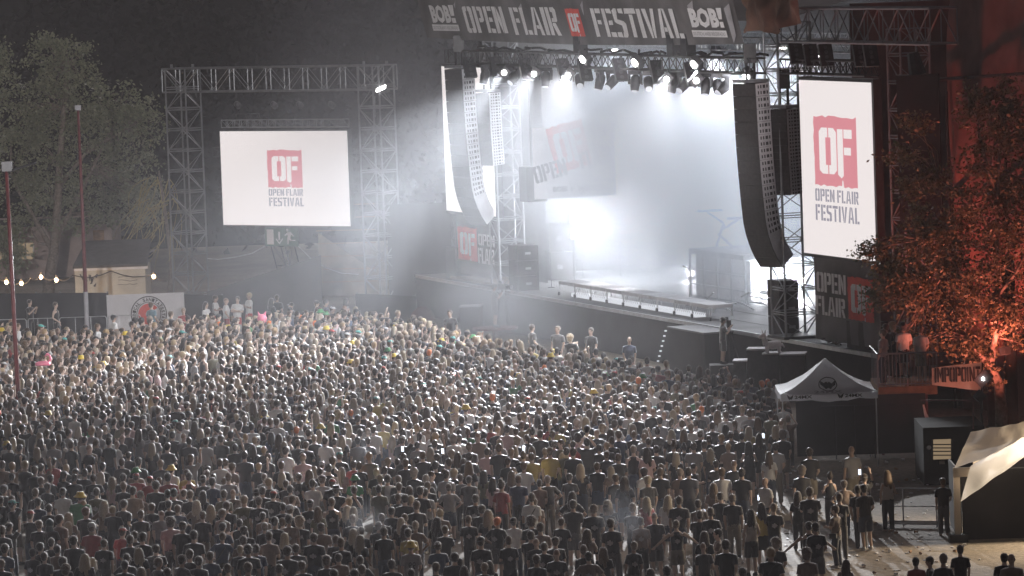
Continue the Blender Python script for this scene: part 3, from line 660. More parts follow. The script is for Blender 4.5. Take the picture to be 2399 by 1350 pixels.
grow('ash_tree', 'tree glowing red from a lamp at its foot, by the balcony', 152, [[(2345, 1015), (2346, 960), (2340, 900), (2322, 858), (2290, 825), (2265, 790)], [(2322, 858), (2331, 790), (2333, 700), (2335, 560), (2338, 430), (2342, 330)], [(2285, 745), (2255, 720), (2220, 700), (2180, 690)], [(2331, 740), (2290, 700), (2240, 620), (2170, 560)], [(2335, 560), (2280, 480), (2200, 420)], [(2338, 470), (2310, 380), (2290, 290)], [(2333, 700), (2380, 640), (2420, 560)]], .22,
     [(2300, 470, 110, 120, 62), (2180, 560, 100, 90, 58), (2110, 660, 75, 65, 42), (2230, 690, 120, 80, 58), (2330, 620, 90, 120, 52), (2400, 480, 70, 170, 56), (2330, 300, 75, 100, 34), (2150, 440, 65, 55, 20), (2140, 290, 40, 25, 7), (2040, 590, 32, 40, 10), (2160, 790, 80, 40, 22), (2270, 800, 70, 50, 24), (2390, 760, 60, 70, 30), (2120, 360, 45, 30, 8), (2060, 700, 40, 40, 12), (2300, 880, 40, 26, 8), (2390, 320, 60, 95, 24), (2290, 235, 50, 55, 12), (2370, 215, 45, 50, 10)], 21, 'leaf2', .145, 44, spread=.21, depth=.8)
# yellow hanging stems beside the left truss tower
t = thing('weeping_shrub', 'drooping yellow stems hanging beside the lattice tower', 'shrub', at(395, 690, 231) * 1)
mb = MB(); g = random.Random(4)
for i in range(34):
    x0, y0 = g.uniform(335, 405), g.uniform(400, 560); x1 = x0 + g.uniform(-95, 25); y1 = y0 + g.uniform(60, 170); bow = g.uniform(-25, 25); Yv = 231 + g.uniform(-1, 1)
    mb.tube([at(x0 + (x1 - x0) * k + bow * math.sin(k * 3.14), y0 + (y1 - y0) * k ** 1.4, Yv) for k in (0, .2, .4, .6, .8, 1)], [.03, .026, .022, .02, .016, .01], 4)
mb.build('stem', M['vine'], t); mb = MB()
mb.tube([at(398, 700, 231), at(400, 600, 231), at(385, 480, 231), at(372, 400, 231)], [.12, .1, .08, .05], 6); mb.build('trunk', M['bark'], t, True)
# the dark wood behind everything, one mass
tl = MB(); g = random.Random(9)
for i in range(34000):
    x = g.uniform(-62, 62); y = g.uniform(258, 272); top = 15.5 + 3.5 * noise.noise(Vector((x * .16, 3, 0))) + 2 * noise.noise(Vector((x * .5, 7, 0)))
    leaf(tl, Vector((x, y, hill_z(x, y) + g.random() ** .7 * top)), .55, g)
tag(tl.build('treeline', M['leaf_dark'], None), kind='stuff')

# ------------------------------------------------------------------ left edge: buildings, fence, poles
def facade(name, label, cat, Y, x0, x1, yt, yb, depth, wm, group=None):
    a = at(x0, yb, Y); b = at(x1, yb, Y); tz = at((x0 + x1) / 2, yt, Y).z; z0 = ground_z(a.x, Y)
    t = thing(name, label, cat, ((a.x + b.x) / 2, Y + depth / 2, 0), group)
    MB().box(((a.x + b.x) / 2, Y + depth / 2, tz / 2 + z0 / 2), (b.x - a.x, depth, tz - z0)).build('wall', M[wm], t)
    return t, Plane((a.x, Y, 0), (1, 0, 0)), tz
t, pl, tz = facade('flat_building', 'reddish clad building with a lit window behind the trees', 'building', 246, -40, 268, 522, 700, 6, 'beige')
def panel(parent, pl, x0, y0, x1, y1, name, m, off=.03, th=.04):
    u0, v1 = pl.hit(x0, y0); u1, v0 = pl.hit(x1, y1)
    mb = MB(); mb.slab([pl.p(u0, v0, off), pl.p(u1, v0, off), pl.p(u1, v1, off), pl.p(u0, v1, off)], pl.n * th); return mb.build(name, M[m], parent)
panel(t, pl, 218, 540, 246, 592, 'door', 'wood'); wdw = panel(t, pl, 40, 570, 80, 607, 'window', 'warm_window'); panel(t, pl, -20, 575, 36, 607, 'window', 'warm_window')
mb = MB()
for x in (41, 60, 79): mb.bar(pl.p(*pl.hit(x, 570), .1), pl.p(*pl.hit(x, 607), .1), .04, 4)
mb.build('frame', M['print_white'], wdw)
panel(t, pl, -40, 517, 270, 524, 'roof_edge', 'roof', .1, .15)
t, pl, tz = facade('site_hut', 'low white hut with dark roof and graffiti behind the fence', 'hut', 224, 180, 345, 628, 760, 3.4, 'plaster')
a, b = pl.p(*pl.hit(172, 626)), pl.p(*pl.hit(347, 622))
mb = MB(); mb.slab([(a.x, 223.6, tz + .05), (b.x, 223.6, tz + .05), (b.x - .1, 227.8, tz + 1.0), (a.x + .3, 227.8, tz + 1.0)], (0, 0, .12)); mb.build('roof', M['roof'], t)
panel(t, pl, 174, 621, 347, 629, 'fascia', 'print_white', .08, .1)
mb = MB(); g = random.Random(2)
for k in range(7):
    x, y = 192 + k * 5.5 + (k % 2) * 2, 650 + (k % 3) * 7
    pts = [pl.p(*pl.hit(x + g.uniform(-5, 5), y + g.uniform(-9, 9)), .03) for _ in range(5)]; mb.tube(pts, .035, 4)
for k in range(3): mb.tube([pl.p(*pl.hit(277 + i * 9, 648 + k * 9 + g.uniform(-2, 2)), .03) for i in range(6)], .015, 4)
mb.build('graffiti', M['print_black'], t)
# festoon bulbs
t = thing('string_lights', 'string of warm bulbs sagging behind the dark fence', 'string lights', at(70, 690, 221))
pts = [(-10, 640), (15, 662), (50, 664), (72, 655), (96, 648), (132, 656), (170, 650), (260, 640), (360, 648), (400, 660)]
cp = []
for (x0, y0), (x1, y1) in zip(pts, pts[1:]):
    for k in range(4): f = k / 4; cp.append(at(x0 + (x1 - x0) * f, y0 + (y1 - y0) * f + 10 * math.sin(f * 3.14) - 5, 221))
MB().tube(cp, .025, 4).build('cable', M['black_metal'], t)
for x, y in ((15, 661), (50, 664), (96, 649), (132, 656), (360, 648)):
    c = at(x, y, 221); bl = MB().ell(c, (.085, .085, .11), 8, 6).build('bulb', M['bulb'], t, True); MB().tube([c + Vector((0, 0, .08)), c + Vector((0, 0, .22))], .05, 6).build('socket', M['black_metal'], bl)
    L = bpy.data.lights.new('bulb_light', 'POINT'); L.energy = 60; L.color = (1, .62, .32); L.shadow_soft_size = .12; lo = bpy.data.objects.new('bulb_light', L); col.objects.link(lo); lo.parent = t; lo.location = c - wloc(t) + Vector((0, -.25, 0))
def wavy(parent, pl, u0, v0, u1, v1, name, m, amp=.06, seed=1, nu=40, nv=10, off=0.0, freq=1.0):
    def fn(a, b):
        u, v = u0 + (u1 - u0) * a, v0 + (v1 - v0) * b
        return pl.p(u, v, off + amp * (noise.noise(Vector((u * .9 * freq, v * .35, seed))) + .6 * noise.noise(Vector((u * 2.3 * freq, v * .8, seed + 5)))))
    return MB().sheet(fn, nu, nv).build(name, M[m], parent, True)
def fence(name, label, cat, Y, x0, x1, y0, y1, m='black_cloth', ang=0.0, posts=4, seed=1, group=None):
    o = at(x0, y0, Y); o.z = 0; pl = Plane(o, (math.cos(ang), math.sin(ang), 0))
    t = thing(name, label, cat, o, group); u1, v1 = pl.hit(x1, y1); _, v0 = pl.hit(x0, y0)
    def fn(a, b):
        u = u1 * a; v = (v0 + (v1 - v0) * a) * b; return pl.p(u, v, .07 * (noise.noise(Vector((u * .8, v * .5, seed))) + .5 * noise.noise(Vector((u * 2.2, v, seed)))))
    MB().sheet(fn, 46, 10).build('fabric', M[m], t, True)
    for k in range(posts):
        u = u1 * (k + .05) / (posts - .9); vt = v0 + (v1 - v0) * u / u1; MB().bar(pl.p(u, 0, -.12), pl.p(u, vt + .05, -.12), .035, 6).build('post', M['steel'], t)
    return t, pl
fence('scrim_fence', 'long black scrim fence behind the barriers, under the bulbs', 'fence', 207.5, -30, 254, 688, 686, 'black_cloth', 0, 6, 2)
t, pl = fence('scrim_fence', 'black scrim fence right of the first-aid banner', 'fence', 207.8, 430, 522, 690, 692, 'black_cloth', 0, 3, 3)
t, pl = fence('scrim_fence', 'large dark tarpaulin wall rising under the exit sign', 'fence', 212, 484, 752, 684, 598, 'dark_cloth', R(-6), 4, 4)
t, pl = fence('scrim_fence', 'low dark scrim fence between tower and stage', 'fence', 204, 832, 975, 688, 694, 'dark_cloth', R(-8), 3, 5)
t, pl = fence('board_wall', 'weathered board wall under the right lattice tower', 'wall', 226, 745, 885, 545, 640, 'plywood', R(-10), 2, 6)
mb = MB()
for k in range(7): mb.box(pl.p(1.4, .7 + k * .62, .12), (2.9, .03, .04), R(-10))
mb.build('board_edge', M['wood'], t)
fence('scrim_fence', 'dark backstage curtain left of the stage wing', 'fence', 222, 905, 1130, 480, 470, 'black_cloth', R(-14), 3, 7)
t, pl = fence('canvas_shelter', 'brown canvas shelter between lattice tower and stage', 'shelter', 224, 935, 1000, 478, 520, 'wood', R(-12), 2, 8)
# first-aid banner on the fence
t = thing('first_aid_banner', 'white first-aid banner with round emblem on the fence', 'banner', at(342, 740, 207.1)); pl = Plane(at(252, 760, 207.1), (1, 0, 0))
u1, v1 = pl.hit(431, 685); wavy(t, pl, 0, -.3, u1, v1, 'cloth', 'white_cloth', .03, 3, 24, 10)
cu_, cv_ = pl.hit(349, 736); mb = MB(); Rr = .81
def ring(mb, pl, cu, cv, r0, r1, n=40, off=.06, a0=0, a1=6.2832):
    for k in range(n):
        s, e = a0 + (a1 - a0) * k / n, a0 + (a1 - a0) * (k + 1) / n
        mb.poly([pl.p(cu + r0 * math.cos(s), cv + r0 * math.sin(s), off), pl.p(cu + r1 * math.cos(s), cv + r1 * math.sin(s), off), pl.p(cu + r1 * math.cos(e), cv + r1 * math.sin(e), off), pl.p(cu + r0 * math.cos(e), cv + r0 * math.sin(e), off)])
ring(mb, pl, cu_, cv_, .76, .80); ring(mb, pl, cu_, cv_, .52, .545)
txt = 'MEDICAL SANITÄTSSTATION '
for i, ch in enumerate(txt[:7] + ' ' + 'SANITÄTSSTATION'):
    a_ = R(205) - R(12.2) * i
    if ch == ' ': continue
    c2, s2 = math.cos(a_), math.sin(a_); tp = Plane(pl.p(cu_ + .575 * c2, cv_ + .575 * s2, .05), pl.u * s2 - pl.v * c2, pl.u * c2 + pl.v * s2)
    words(mb, ch, tp, -.055, 0, .055, .15, .01, .03)
mb.build('lettering', M['print_black'], t); mb = MB(); ring(mb, pl, cu_, cv_, .14, .47, 24, .055, R(35), R(325)); mb.poly([pl.p(cu_ - .3, cv_ - .55, .07), pl.p(cu_ - .18, cv_ - .55, .07), pl.p(cu_ - .18, cv_ + .25, .07), pl.p(cu_ - .3, cv_ + .25, .07)])
mb.build('emblem', M['print_red'], t)
# crowd barriers
def barrier(t, p, q, h=1.1, m='alu', bars=14):
    p, q = Vector(p), Vector(q); up = Vector((0, 0, 1)); mb = MB()
    mb.tube([p + up * .15, p + up * (h - .08), p.lerp(q, .03) + up * h, p.lerp(q, .97) + up * h, q + up * (h - .08), q + up * .15], .022, 6); mb.bar(p + up * .15, q + up * .15, .02, 5); mb.build('frame', M[m], t)
    mb = MB()
    for k in range(1, bars): a_ = p.lerp(q, k / bars); mb.bar(a_ + up * .15, a_ + up * h, .009, 4)
    if bars > 1: mb.build('grille', M[m], t)
    d = (q - p).normalized(); nn = Vector((-d.y, d.x, 0)); mb = MB()
    for f in (.12, .88): a_ = p.lerp(q, f); mb.bar(a_ + up * .15, a_ + nn * .3 + up * .012, .018, 5); mb.bar(a_ + up * .15, a_ - nn * .3 + up * .012, .018, 5)
    mb.build('foot', M[m], t)
for i, (x0, x1) in enumerate(((-40, 62), (66, 135), (140, 250), (254, 330))):
    p0, q0 = at(x0, 760, 203), at(x1, 760, 203); p0.z = q0.z = 0
    barrier(thing('crowd_barrier', ['steel crowd barrier cut by the left edge of the photo', 'narrow steel crowd barrier between the flagpoles', 'steel crowd barrier at the foot of the stickered red pole', 'steel crowd barrier in front of the first-aid banner'][i], 'barrier', p0, 'barriers along the far fence'), p0, q0, 1.15, 'alu', 3)
# white barriers standing in the crowd
for i, ((x0, y0), (x1, y1)) in enumerate((((352, 906), (432, 880)), ((436, 878), (510, 850)))):
    p0, q0 = onz(x0, y0, 0.55), onz(x1, y1, 0.55); p0.z = q0.z = 0
    barrier(thing('crowd_barrier', ['white barrier in the crowd with a green shirt leaning on it', 'white barrier in the crowd next to the red cap'][i], 'barrier', p0, 'barriers in the middle of the crowd'), p0, q0, 1.25, 'print_white', 12)
# flag poles
def pole(label, pts, Y, r0, r1, cap=True, arm=False):
    b = at(*pts[0], Y); b.z = 0; t = thing('flagpole', label, 'pole', b); tp = at(*pts[1], Y)
    MB().tube([b, b.lerp(tp, .5), tp], [r0, (r0 + r1) / 2, r1], 10).build('shaft', M['red_paint'], t, True)
    if cap: MB().box(tp + Vector((0, 0, .1)), (.24, .22, .22)).build('cap', M['print_grey'], t)
    if not arm:
        mb = MB(); g = random.Random(3)
        for k in range(22): f = .02 + .2 * k / 22; c = b.lerp(tp, f); rr = r0 * 1.04; mb.tube([c, c + Vector((0, 0, g.uniform(.1, .2)))], rr - f * .02, 9); 
        mb.build('sticker', M['print_grey'], t)
    if arm:
        mb = MB().tube([tp + Vector((-.05, 0, -.1)), tp + Vector((1.05, -.1, .22))], [.05, .035], 6); mb.build('arm', M['black_metal'], t); MB().box(tp + Vector((.03, -.05, .12)), (.34, .3, .34)).build('floodlight', M['gunmetal'], t)
    return t
pole('tall red pole plastered with stickers, capped with a small box', [(204, 770), (183, 258)], 203, .10, .055)
pole('dark red lamp post with a slanted arm at the left edge', [(48, 1040), (15, 398)], 163, .085, .06, False, True)
# white flag on a stick in the crowd
b = onz(822, 1010, 1.0); t = thing('hand_flag', 'small white flag on a stick above the crowd', 'flag', (b.x, b.y, 1.0))
MB().tube([(b.x, b.y, 1.0), at(812, 960, b.y)], .012, 5).build('stick', M['wood'], t)
fa, fb, fc = at(812, 962, b.y), at(803, 1004, b.y), at(818, 1000, b.y)
MB().slab([fa, fb, at(808, 1008, b.y), fc], (0, .012, 0)).build('cloth', M['white_cloth'], t)
# pink flamingo ring and pink piggy balloon
c = onz(104, 852, 1.95); t = thing('inflatable_flamingo', 'pink inflatable flamingo held above the crowd', 'inflatable', c)
MB().tube([c + Vector((.22 * math.cos(k * .628) - .05, .16 * math.sin(k * .628), .01 * math.sin(k))) for k in range(11)], .075, 9).build('ring', M['pink'], t, True)
MB().tube([c + Vector((.15, 0, .03)), c + Vector((.24, 0, .18)), c + Vector((.19, 0, .31)), c + Vector((.11, 0, .34)), c + Vector((.06, 0, .29)), c + Vector((.03, 0, .25))], [.06, .045, .04, .05, .03, .012], 8).build('neck', M['pink'], t, True)
c = onz(614, 747, 1.95); t = thing('balloon', 'pink animal balloon floating over heads near the medics', 'balloon', c)
MB().ell(c, (.2, .18, .19), 10, 8).build('balloon_body', M['pink'], t, True); mb = MB(); [mb.tube([c + Vector((.1 * s, 0, .14)), c + Vector((.16 * s, 0, .3))], [.07, .01], 6) for s in (-1, 1)]; mb.build('ear', M['pink'], t)

# ------------------------------------------------------------------ left screen gantry
FA = R(-38); FU = Vector((math.cos(FA), math.sin(FA), 0)); FN = Vector((-FU.y, FU.x, 0))
lb = at(448, 690, 230); lb.z = 0
gp = Plane(lb, FU); u_r, _ = gp.hit(899, 690)
ztop = gp.hit(448, 215)[1]; zt2 = gp.hit(448, 160)[1]
t = thing('screen_gantry', 'tall lattice goal-post gantry around the video screen', 'gantry', lb)
for u in (0, u_r):
    truss(t, gp.p(u, 0), gp.p(u, zt2), FU, FN, 1.3, 1.1, 11, .045, .026, 'steel', True)
truss(t, gp.p(-.9, (ztop + zt2) / 2), gp.p(u_r + .9, (ztop + zt2) / 2), ZD, FN, zt2 - ztop, 1.0, 12, .045, .026)
for u in (-.7, .7, u_r - .7, u_r + .7): MB().tube([gp.p(u, zt2 + .02), gp.p(u, zt2 + .2)], .07, 6).build('pin', M['steel'], t)
# back stays
for u in (2.2, u_r - 2.0):
    mb = MB(); a_, b_ = gp.p(u, ztop - 1.2, -2.2), gp.p(u + 1.4, 0, -3.6)
    truss(t, a_, b_, FU, FN, .9, .7, 7, .03, .018, 'black_metal')
for yy in (360, 465): v = gp.hit(448, yy)[1]; truss(t, gp.p(.7, v, -1.4), gp.p(u_r - .7, v, -1.4), ZD, FN, .45, .4, 14, .025, .014, 'black_metal')
# screen
pl = Plane(gp.p(0, 0, -.05), FU)
def panel2(parent, pl, x0, x1, yb, yt, name, m, off=0.0, th=.12, grow_=0.0):
    u0, v0 = pl.hit(x0, yb); u1 = pl.hit(x1, yb)[0]; v1 = pl.hit(x0, yt)[1]; u0 -= grow_; u1 += grow_; v0 -= grow_; v1 += grow_
    mb = MB(); mb.slab([pl.p(u0, v0, off), pl.p(u1, v0, off), pl.p(u1, v1, off), pl.p(u0, v1, off)], pl.n * -th); return mb.build(name, M[m], parent)
def wr(pl, x0, x1, yb, yt):
    u0, v0 = pl.hit(x0, yb); u1 = pl.hit(x1, yb)[0]; return u0, v0, u1, pl.hit(x0, yt)[1]
def outn(pl):      # make the plane's normal look at the camera
    if pl.n.dot(C0 - pl.o) < 0: pl.n = -pl.n
    return pl
outn(pl); c = pl.p(*pl.hit(668, 417))
t = thing('video_screen', 'bright landscape video screen hung in the lattice gantry', 'screen', c)
panel2(t, pl, 524, 821, 527, 308, 'housing', 'black_metal', -.02, .25, .06); panel2(t, pl, 524, 821, 527, 308, 'display', 'screen_white', .02, .03)
em = logo(t, pl, *wr(pl, 629.5, 710.5, 439, 352), M['screen_red'], M['screen_white'], .035)
mb = MB(); stencil(mb, 'OPEN FLAIR', pl, *wr(pl, 631, 711, 458.5, 443), off=.035); stencil(mb, 'FESTIVAL', pl, *wr(pl, 632, 713, 483, 463), off=.035); mb.build('lettering', M['screen_dark'], t)
u0, v0 = pl.hit(524, 290); u1 = pl.hit(812, 290)[0]
t = thing('hanging_truss', 'short lattice beam hanging just above the landscape video screen', 'truss', pl.p((u0 + u1) / 2, v0)); truss(t, pl.p(u0, v0), pl.p(u1, v0), ZD, FN, .36, .36, 18, .025, .014)
for i, x in enumerate((555, 640, 700, 775)):
    q = pl.hit(x, 247); c = pl.p(*q); t = thing('spotlight', ['small dark spotlight on wire above the screen, nearest the left tower', 'small spotlight on wire above the screen, just left of its middle', 'small spotlight on wire above the screen, just right of its middle', 'small dark spotlight on wire above the screen, nearest the smoke'][i], 'spotlight', c, 'spotlights above the screen')
    MB().tube([c + Vector((0, 0, .6)), c + Vector((0, 0, .1))], .012, 4).build('wire', M['black_metal'], t); MB().tube([c + Vector((-.05, .1, .1)), c + Vector((.12, -.15, -.05))], [.13, .17], 9).build('lamp_head', M['gunmetal'], t, True)
# exit sign and its ropes
pe = outn(Plane(gp.p(0, 0, .35), FU)); q = wr(pe, 621, 699, 577, 533); t = thing('exit_sign', 'green emergency exit sign with running figure below the screen', 'sign', pe.p(q[0], q[1]))
mb = MB().slab([pe.p(q[0], q[1]), pe.p(q[2], q[1]), pe.p(q[2], q[3]), pe.p(q[0], q[3])], pe.n * -.04); mb.build('board', M['green_sign'], t)
W_, H_ = q[2] - q[0], q[3] - q[1]
def E_(mb, pts): mb.poly([pe.p(q[0] + a_ * W_, q[1] + b_ * H_, .02) for a_, b_ in pts])
mb = MB(); E_(mb, rect(.07, .10, .28, .90)); E_(mb, rect(.42, .34, .47, .78)); E_(mb, [(.345, .45), (.445, .20), (.545, .45), (.545, .36), (.445, .11), (.345, .36)])
E_(mb, [(.70, .76), (.80, .76), (.90, .56), (.86, .52), (.80, .64), (.78, .46), (.80, .36), (.93, .36), (.93, .30), (.77, .30), (.74, .36), (.72, .12), (.68, .12), (.68, .38), (.70, .62), (.62, .56), (.60, .60)])
E_(mb, [(.69 + .035 * math.cos(k * .5236), .87 + .085 * math.sin(k * .5236)) for k in range(12)]); mb.build('symbol', M['print_white'], t)
mb = MB(); mb.tube([at(x, y, 222.5) for x, y in ((621, 577), (590, 594), (550, 603), (510, 608), (486, 606))], .022, 5); mb.build('rope', M['rope'], t); mb = MB(); mb.tube([at(x, y, 222) for x, y in ((699, 577), (730, 608), (765, 628), (800, 640), (840, 643))], .022, 5); mb.build('rope', M['rope'], t)
# floodlight on the right tower
pf = gp.p(*gp.hit(893, 209)); t = thing('floodlight', 'glaring white floodlight on top of the right lattice tower', 'floodlight', pf)
MB().box(pf + Vector((.12, -.05, -.02)), (.45, .35, .3), R(20)).build('housing', M['gunmetal'], t)
MB().slab([pf + Vector((-.22, -.75, -.12)), pf + Vector((.22, -.8, .05)), pf + Vector((.24, -.8, .22)), pf + Vector((-.2, -.75, .05))], (0, .03, 0)).build('lens', M['lamp'], t)
MB().tube([pf + Vector((-.32, -.3, -.3)), pf + Vector((-.35, -.3, -1.3))], .05, 6).build('bracket', M['steel'], t)
# ------------------------------------------------------------------ stage
def sbox(mb, a0, a1, b0, b1, z0, z1):
    return mb.slab([S(a0, b0, z0), S(a1, b0, z0), S(a1, b1, z0), S(a0, b1, z0)], (0, 0, z1 - z0))
DZ = 1.8
M['red_tarp'] = mat('scaffold_sheet', (.17, .10, .095), .8, 0, .3, .8, .3)
t = thing('stage', 'wide open-air concert stage with black skirt and pale reflecting floor', 'stage', S(14, 0, 0))
sbox(MB(), -13, 41, 0, 15, DZ - .25, DZ).build('deck', M['stage_floor'], t)
mb = MB()
for k in range(1, 9): mb.slab([S(-13, k * 1.7, DZ + .004), S(41, k * 1.7, DZ + .004), S(41, k * 1.7 + .03, DZ + .004), S(-13, k * 1.7 + .03, DZ + .004)], (0, 0, .004))
mb.build('floor_seam', M['dark_cloth'], t)
sp = Plane(S(-13, -.04, 0), TD); wavy(t, sp, 0, 0, 54, DZ - .12, 'skirt', 'black_cloth', .04, 4, 120, 6)
sbox(MB(), -13, 41, -.10, 0, DZ - .12, DZ + .02).build('edge_trim', M['alu'], t)
# ramp in front
sbox(MB(), 21.7, 25.4, -1.3, -.12, 0, DZ - .08).build('thrust', M['black_cloth'], t); sbox(MB(), 21.65, 25.45, -1.35, -.12, DZ - .08, DZ - .02).build('thrust_top', M['stage_floor'], t)
mb = MB()
for k in range(7): c = S(21.55 - k * .10, -1.36 - k * .02, 1.6 - k * .2); mb.box(c, (.09, .09, .05))
mb.build('step_light', M['lamp_soft'], t)
# roof and walls
rf = MB(); rf.sheet(lambda a, b: S(-10 + 43 * a, -1 + 16 * b, 13.5 + 1.3 * math.sin(b * 3.14)), 20, 10); rf.build('roof', M['dark_cloth'], t, True)
wp = Plane(S(-9.6, 3.0, 0), ND); wavy(t, wp, 0, DZ, 11.8, 13.6, 'side_curtain', 'dark_cloth', .10, 8, 60, 8, 0, 1.6)
bp_ = Plane(S(-9.6, 14.8, 0), TD); wavy(t, bp_, 0, DZ, 41, 13.6, 'back_curtain', 'dark_cloth', .12, 9, 120, 8, 0, 1.4)
np_ = Plane(S(31.5, 2.4, 0), ND); wavy(t, np_, 0, DZ, 12.4, 14.0, 'near_side_curtain', 'red_tarp', .16, 21, 60, 12, 0, 1.3)
# far wing curtain behind the left screen
wp2 = Plane(S(-13, 2.9, 0), TD); wavy(t, wp2, 0, DZ, 9.5, 11.8, 'wing_curtain', 'dark_cloth', .1, 10, 60, 8)
sbox(MB(), -9.5, -3.2, .4, 2.2, DZ + .02, DZ + .12).build('wing_board', M['plywood'], t)
# main banner
BP = Plane(S(-7.03, -1, 12.65), TD, ZD * 1.0 - ND * .25); outn(BP)
t = thing('roof_banner', 'huge charcoal roof banner with white stencil festival lettering', 'banner', BP.o)
uR = BP.hit(1740, 105)[0]
def sag(a, b):
    u, v = -.25 + (uR + .4) * a, 3.2 * b; return BP.p(u, v, .05 * noise.noise(Vector((u * .4, v * .5, 1)))) + ZD * (-.16 * math.sin(a * 3.14) * (1 - b))
MB().sheet(sag, 60, 6).build('cloth', M['banner'], t, True)
sg = -.13
def bw(x0, x1, yb, yt): return wr(BP, 960 + x0 / 3, 960 + x1 / 3, yb / 3, yt / 3)
mb = MB()
stencil(mb, 'OPEN', BP, *bw(425, 704, 226, 42), off=.09, rag=.022, gap=.07); mb.build('lettering', M['print_white'], t); mb = MB()
stencil(mb, 'FLAIR', BP, *bw(760, 1082, 240, 48), off=.09, rag=.022, gap=.07); mb.build('lettering', M['print_white'], t); mb = MB()
stencil(mb, 'FESTIVAL', BP, *bw(1332, 1950, 255, 56), off=.09, rag=.022, gap=.07)
mb.build('lettering', M['print_white'], t)
def station(x0, x1, yb, yt, bx0, bx1, byb, byt):
    mb = MB(); words(mb, 'BOB', BP, *bw(x0, x1 - 32, yb, yt), off=.09, bold=.055); q_ = bw(x1 - 30, x1, yb, yt)
    mb.poly([BP.p(q_[0], q_[1], .09), BP.p(q_[2] - .06, q_[1], .09), BP.p(q_[2] - .06, q_[1] + .22, .09), BP.p(q_[0], q_[1] + .22, .09)])
    mb.poly([BP.p(q_[0], q_[1] + .32, .09), BP.p(q_[2] - .1, q_[1] + .32, .09), BP.p(q_[2] + .08, q_[3], .09), BP.p(q_[0] - .02, q_[3], .09)])
    q_ = bw(bx0, bx1, byb, byt); mb.poly([BP.p(q_[0], q_[1], .09), BP.p(q_[2], q_[1], .09), BP.p(q_[2], q_[3], .09), BP.p(q_[0], q_[3], .09)])
    o = mb.build('station_logo', M['print_white'], t); mb = MB(); hh = q_[3] - q_[1]
    words(mb, 'DEUTSCHLANDS ROCKRADIO', BP, q_[0] + .12, q_[1] + .22 * hh, q_[2] - .12, q_[1] + .76 * hh, .105, .02); mb.build('small_lettering', M['print_grey'], o)
station(178, 345, 158, 32, 180, 365, 212, 168); station(2000, 2232, 190, 52, 2008, 2250, 255, 208)
logo(t, BP, *bw(1152, 1250, 250, 58), M['print_red'], M['print_white'], .09)
mb = MB()
for x, y0, y1, wd in ((830, 20, 240, 22), (1235, 0, 110, 18), (1990, 0, 120, 40), (330, 0, 60, 20), (2290, 20, 300, 40)):
    mb = MB(); a_ = bw(x, x + wd, y1, y0); mb.poly([BP.p(a_[0], a_[1], .07), BP.p(a_[2] - .15, a_[1] + .3, .07), BP.p(a_[2], a_[3], .07), BP.p(a_[0] - .1, a_[3] - .2, .07)]); mb.build('patch', M['print_grey'], t)
# towers
def tower(label, a, b, z1, wid=1.15, seg=12, group='stage towers'):
    t = thing('truss_tower', label, 'tower', S(a, b, DZ), group); truss(t, S(a, b, DZ), S(a, b, z1), TD, ND, wid, wid, seg, .045, .025, 'steel', True)
    sbox(MB(), a - .8, a + .8, b - .8, b + .8, DZ + .002, DZ + .1).build('base', M['black_metal'], t); return t
tower('pale lattice tower beside the far loudspeaker columns', -3.0, .9, 13.4)
tower('dark lattice tower between the near loudspeaker column and the portrait screen', 30.0, .5, 13.4, 1.3, 13)
tower('lattice tower behind the right edge of the portrait screen', 39.9, .9, 13.2, 1.1, 12)
tower('thin lattice tower lost in smoke at the back of the stage', 6.0, 9.0, 12.0, .6, 16)
t = thing('truss_tower', 'thin lattice mast left of the far portrait screen', 'tower', S(-10.5, 1.2, DZ), 'stage towers'); truss(t, S(-10.5, 1.2, DZ), S(-10.5, 1.2, 12), TD, ND, .5, .5, 18, .03, .018, 'black_metal')
# front truss with lamps
aL, zL = stb(1100, 130, -.9); aR = 30.5
t = thing('front_truss', 'long dark lattice beam carrying the row of stage lamps', 'truss', S(14, -.9, 11.85)); truss(t, S(aL, -.9, 11.85), S(aR, -.9, 11.85), ND, ZD, .6, .55, 44, .04, .02, 'black_metal')
mb = MB(); g = random.Random(5)
for k in range(10):
    a0 = aL + 1 + k * 3.2; mb.tube([S(a0 + i * .5, -.9 + g.uniform(-.2, .2), 12.16 + g.uniform(0, .16)) for i in range(8)], .05, 5)
mb.build('cable', M['black_metal'], t)
for x in (1360, 1580, 1612): a = stb(x, 115, -.9)[0]; sbox(MB(), a - .3, a + .3, -1.1, -.7, 12.1, 13.3).build('hoist', M['black_metal'], t)
for i, (b_, z_) in enumerate(((5, 12.3), (9.5, 12.3))):
    t = thing('ceiling_truss', ['grey ceiling truss in the smoke, first behind the front truss', 'grey ceiling truss in the smoke at the very back'][i], 'truss', S(14, b_, z_)); truss(t, S(0, b_, z_), S(31, b_, z_), ND, ZD, .5, .5, 40, .03, .018, 'alu')
t = thing('ceiling_truss', 'side ceiling truss running back from the near tower', 'truss', S(29, 5, 11.3)); truss(t, S(29.3, .3, 11.4), S(29.3, 12, 11.4), TD, ZD, .5, .5, 16, .03, .018, 'alu')
